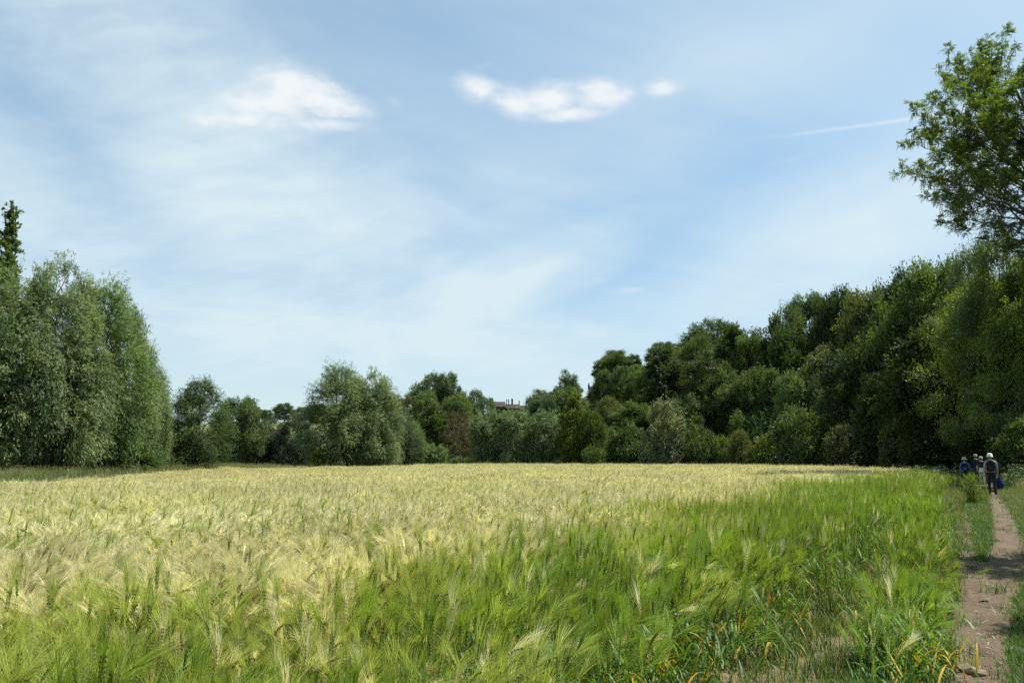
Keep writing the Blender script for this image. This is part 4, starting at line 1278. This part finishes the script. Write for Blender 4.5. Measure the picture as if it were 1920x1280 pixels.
def person(loc, heading, h, shirt, trousers, shoes, sleeve, label, stride=0.16, phase=1, reach=None, hair=(.05, .035, .025), skirt=None):
    """one continuous body grown from a skeleton, facing +Y before turning"""
    V, E, Rd = [], [], []
    def j(p, r, parent=None):
        V.append(p); Rd.append(r)
        if parent is not None: E.append((parent, len(V) - 1))
        return len(V) - 1
    pel = j((0, 0, .95), (.15, .11)); w = j((0, 0, 1.08), (.14, .10), pel); ch = j((0, .0, 1.28), (.165, .115), w); sh = j((0, -.01, 1.42), (.13, .085), ch)
    nk = j((0, .01, 1.50), (.052, .055), sh); hd = j((0, .02, 1.60), (.075, .09), nk); tp = j((0, .015, 1.70), (.07, .085), hd)
    j((0, .115, 1.60), (.012, .014), hd)                                        # nose
    for s_ in (-1, 1): j((s_ * .085, .015, 1.60), (.008, .018), hd)             # ears
    hands = []
    for s_ in (-1, 1):
        sw = 0.10 * s_ * phase
        s1 = j((s_ * .185, -.01, 1.40), (.062, .062), sh)
        el = j((s_ * .235, -.03 + sw * .4, 1.14), (.046, .048), s1)
        wr = j((s_ * .245, .05 + sw, .91), (.03, .034), el)
        pm = j((s_ * .245, .06 + sw, .85), (.022, .036), wr)
        for k, (dy, L) in enumerate(((-.028, .065), (-.01, .078), (.01, .075), (.028, .06))):
            f1 = j((s_ * .245, .06 + sw + dy, .85 - L * .6), (.009, .009), pm); j((s_ * .232, .066 + sw + dy, .85 - L), (.008, .008), f1)
        t1 = j((s_ * .228, .10 + sw, .85), (.01, .01), pm); j((s_ * .222, .115 + sw, .82), (.009, .009), t1)
        hands.append((s_ * .24, .06 + sw, .80))
        st = stride * s_ * -phase
        hp = j((s_ * .095, 0, .88), (.095, .10), pel)
        kn = j((s_ * .10, .03 + st * .45, .50), (.062, .066), hp)
        an = j((s_ * .10, st - .03, .10), (.042, .05), kn)
        j((s_ * .105, st + .12, .045), (.04, .032), an)
    me = bpy.data.meshes.new('skeleton'); me.from_pydata(V, E, [])
    ob = bpy.data.objects.new('skeleton', me); COL.objects.link(ob)
    sk = ob.modifiers.new('skin', 'SKIN'); sk.use_smooth_shade = True
    for i, d in enumerate(me.skin_vertices[0].data): d.radius = Rd[i]; d.use_root = (i == 0)
    ss = ob.modifiers.new('sub', 'SUBSURF'); ss.levels = 2; ss.render_levels = 2
    dg = bpy.context.evaluated_depsgraph_get(); dg.update()
    body = bpy.data.meshes.new_from_object(ob.evaluated_get(dg))
    bpy.data.objects.remove(ob)
    body.materials.clear()
    for m in (M_SKIN, cloth(shirt), cloth(trousers), cloth(shoes), cloth(hair)): body.materials.append(m)
    for p in body.polygons:
        c = p.center
        if abs(c.x) > .165 and c.z < 1.36 and c.z > .7:
            k = 1 if c.z > sleeve else 0
        elif c.z > 1.465: k = 4 if (c.z > 1.56 and c.y < .055) or c.z > 1.68 else 0
        elif c.z > .97: k = 1
        elif c.z > .085: k = 2
        else: k = 3
        p.material_index = k
        p.use_smooth = True
    x, y = loc
    o = link('person', body, loc=(x, y, hz(x, y) + .015), label=label, category='person', group='walkers on the footpath')
    s_ = h / 1.76
    o.scale = (s_, s_, s_); o.rotation_euler = (0, 0, -heading)
    return o, hands


def lathe(bm, prof, segs=20, sx=1.0, sy=1.0, off=(0, 0, 0)):
    rings = [[bm.verts.new((off[0] + r * sx * math.cos(6.2832 * k / segs), off[1] + r * sy * math.sin(6.2832 * k / segs), off[2] + z)) for k in range(segs)] for r, z in prof]
    for a, b in zip(rings, rings[1:]):
        for k in range(segs): bm.faces.new((a[k], a[(k + 1) % segs], b[(k + 1) % segs], b[k]))
    bm.faces.new(rings[-1])


def hat(p, col, brim, crown=.115, sag=.02, band=None):
    def fn(bm): lathe(bm, [(brim, -sag), (brim * .98, -sag + .006), (crown + .012, .012), (crown, .03), (crown * .96, .085), (crown * .72, .112), (.02, .12)], 22, .92, 1.06, (0, .012, 1.655))
    o = link('hat', bm_mesh('hat', fn, [cloth(col)]), p)
    for f in o.data.polygons: f.use_smooth = True
    if band:
        o2 = link('hat_band', bm_mesh('hat_band', lambda bm: lathe(bm, [(crown + .008, .014), (crown + .005, .04), (crown - .01, .041)], 22, .92, 1.06, (0, .012, 1.655)), [cloth(band)]), o)
    return o


def backpack(p, col, pocket, label, w=.30, h=.46, d=.18, z=1.0):
    root = link('backpack', None, loc=p.location, label=label, category='backpack', group='backpacks worn by walkers')
    root.rotation_euler = p.rotation_euler; root.scale = p.scale
    y1 = -.105
    def bag(bm):
        bx(bm, -w / 2, w / 2, y1 - d, y1, z, z + h, .05)
        for v in bm.verts:
            if v.co.z > z + h * .75: v.co.x *= .88; v.co.y = y1 + (v.co.y - y1) * .75
    def pk(bm): bx(bm, -w * .34, w * .34, y1 - d - .05, y1 - d + .02, z + .05, z + h * .5, .022)
    def st(s_):
        def fn(bm):
            pts = [(s_ * .10, y1 + .015, z + h - .05), (s_ * .115, -.02, z + h + .01), (s_ * .12, .10, z + h - .08), (s_ * .135, .125, z + h - .25), (s_ * .15, .03, z + .08), (s_ * .13, y1 - .01, z + .06)]
            V, Q = tube(np.array(pts), .018, 6); vs = [bm.verts.new(v) for v in V]
            for q in Q: bm.faces.new([vs[i] for i in q])
        return fn
    link('bag', bm_mesh('backpack_bag', bag, [cloth(col)]), root)
    link('pocket', bm_mesh('backpack_pocket', pk, [cloth(pocket)]), root)
    link('flap', bm_mesh('backpack_flap', lambda bm: bx(bm, -w * .4, w * .4, y1 - d * .86, y1 - .02, z + h - .03, z + h + .03, .02), [cloth(pocket)]), root)
    for s_ in (-1, 1): link('strap', bm_mesh('backpack_strap', st(s_), [cloth((.02, .02, .022))]), root)
    return root


def build_people():
    BLACK = (.014, .014, .016)
    hd = math.radians(29)
    p1 = pix_ground(1862, 929)
    m, hands = person(p1, hd, 1.80, (.30, .30, .28), (.016, .016, .018), (.02, .018, .016), 1.14, 'walker with cream cap, grey shirt and dark trousers, nearest on the path', phase=1)
    hat(m, (.72, .68, .56), .135, .112, .035, None)
    backpack(m, BLACK, (.03, .03, .035), 'black backpack worn by the nearest walker in grey shirt', .30, .44, .17, 1.0)
    # blue bag hanging from the right hand
    hp = m.matrix_basis @ Vector((hands[1][0] + .04, hands[1][1], hands[1][2] - .02))
    broot = link('bag', None, loc=hp, label='deep blue soft bag hanging from the nearest walker\'s right hand', category='bag')
    broot.rotation_euler = m.rotation_euler
    def sack(bm):
        lathe(bm, [(.02, -.52), (.11, -.51), (.15, -.42), (.155, -.28), (.12, -.14), (.06, -.07), (.05, -.05)], 18, .95, .75)
        for v in bm.verts:
            v.co.x += .012 * math.sin(v.co.z * 40 + v.co.y * 30); v.co.y += .01 * math.sin(v.co.z * 31 + v.co.x * 25)
    link('sack', bm_mesh('bag_sack', sack, [cloth((.01, .022, .10))]), broot)
    def hnd(bm):
        a = np.linspace(0, math.pi, 9); V, Q = tube(np.stack([.05 * np.cos(a), 0 * a, -.06 + .075 * np.sin(a)], -1), .012, 6)
        vs = [bm.verts.new(v) for v in V]
        for q in Q: bm.faces.new([vs[i] for i in q])
    link('handle', bm_mesh('bag_handle', hnd, [cloth((.03, .08, .30))]), broot)
    # the walker ahead of the nearest one, mostly hidden by him
    p = pix_ground(1870, 921)
    q, _ = person(p, hd, 1.68, (.05, .05, .06), BLACK, (.6, .6, .6), .9, 'walker in black trousers and white shoes hidden behind the nearest walker', phase=-1)
    # woman in blue at the left
    p = pix_ground(1812, 915)
    b, _ = person(p, hd, 1.64, (.055, .15, .36), (.02, .02, .026), (.03, .03, .03), .92, 'walker in bright blue jacket and sun hat at the left', phase=1)
    hat(b, (.50, .44, .35), .19, .11, .03, (.16, .12, .09))
    backpack(b, BLACK, (.10, .10, .11), 'black backpack on the blue jacket of the left walker', .27, .44, .16, .98)
    # man in navy
    p = pix_ground(1833, 908)
    n, _ = person(p, hd, 1.82, (.018, .02, .034), (.02, .024, .04), (.03, .03, .03), .9, 'walker all in dark navy between the blue jacket and white skirt', phase=-1)
    hat(n, (.30, .29, .26), .13, .11, .02, (.05, .05, .05))
    # walker with pale trousers
    p = pix_ground(1843, 909)
    w, _ = person(p, hd, 1.68, (.035, .025, .03), (.42, .40, .38), (.05, .04, .04), 1.2, 'walker with dark top, pale shirt tail and light trousers in the middle', phase=1)
    hat(w, (.42, .38, .33), .12, .11, .02)
    def tail(bm): lathe(bm, [(.175, .80), (.172, .88), (.158, 1.0), (.15, 1.06), (.02, 1.07)], 18, 1.0, .8)
    link('shirt_tail', bm_mesh('shirt_tail', tail, [cloth((.55, .60, .66))]), w)
    # someone further on, only the head above the growth
    p = pix_ground(1803, 895)
    f, _ = person(p, hd, 1.72, (.06, .06, .07), (.03, .03, .035), (.03, .03, .03), .9, 'farthest walker, only a pale hat showing above the verge', phase=-1)
    hat(f, (.6, .57, .5), .14, .11, .02)


build_people()


def build_rock():
    rng = np.random.default_rng(71)
    x, y = pix_ground(1824, 1266)
    bm = bmesh.new(); bmesh.ops.create_icosphere(bm, subdivisions=4, radius=1)
    ph = rng.random((8, 3)) * 6
    planes = [(unit(rng.normal(0, 1, 3)), rng.uniform(.72, .9)) for _ in range(9)]
    for v in bm.verts:
        c = np.array(v.co)
        for nrm, dd in planes:
            k = c @ nrm - dd
            if k > 0: c = c - nrm * k * .9
        c = c * (1 + .04 * math.sin(c[0] * 7 + ph[0, 0]) + .03 * math.sin(c[1] * 11 + c[2] * 9 + ph[1, 0]))
        v.co = Vector((c[0] * .105 - .02 * c[2], c[1] * .065, c[2] * .045 * (1.25 if c[0] < 0 else .95) + .018))
    me = bpy.data.meshes.new('rock'); bm.to_mesh(me); bm.free(); me.materials.append(plain('rock', (.24, .175, .12), .9, .25, 14, .006, 60))
    for f in me.polygons: f.use_smooth = True
    o = link('rock', me, loc=(x, y, hz(x, y) + .012), label='flat brown stone lying on the footpath near the camera', category='rock')
    o.rotation_euler = (0, .06, -.2)
    peb = plain('pebble', (.3, .25, .19), .9, .3, 20)
    # loose crumbs and pebbles on the path: too many and small to count
    acc = Acc()
    n = 2000
    Y = 4.5 + 19 * rng.random(n) ** 1.5; t = np.clip(rng.normal(0.03, .26, n), -.5, .42); X = Y * .565 - t / .87
    Zg = height(X, Y) + .02
    oct_ = np.array([[1, 0, 0], [0, 1, 0], [-1, 0, 0], [0, -1, 0], [0, 0, .8], [0, 0, -.8]])
    tri = [(0, 1, 4), (1, 2, 4), (2, 3, 4), (3, 0, 4), (1, 0, 5), (2, 1, 5), (3, 2, 5), (0, 3, 5)]
    for k in range(n):
        c = np.array([X[k], Y[k], Zg[k]])
        if k % 4:
            acc.add(c + oct_ * (rng.uniform(.003, .011) * rng.uniform(.6, 1.4, (6, 1))), None, tri, (.9, .9, .9))
        else:                                              # bits of dry straw
            la = rng.random() * 6.28; d = np.array([math.cos(la), math.sin(la), rng.normal(0, .08)]) * rng.uniform(.02, .07)
            w = np.array([-d[1], d[0], 0]) * .06
            acc.add([c - d - w, c + d - w, c + d + w, c - d + w], [(0, 1, 2, 3)], None, (1, 1, 1))
    link('gravel', acc.mesh('gravel', [peb]), kind='stuff', label='small loose stones, soil crumbs and straw bits on the footpath')


build_rock()
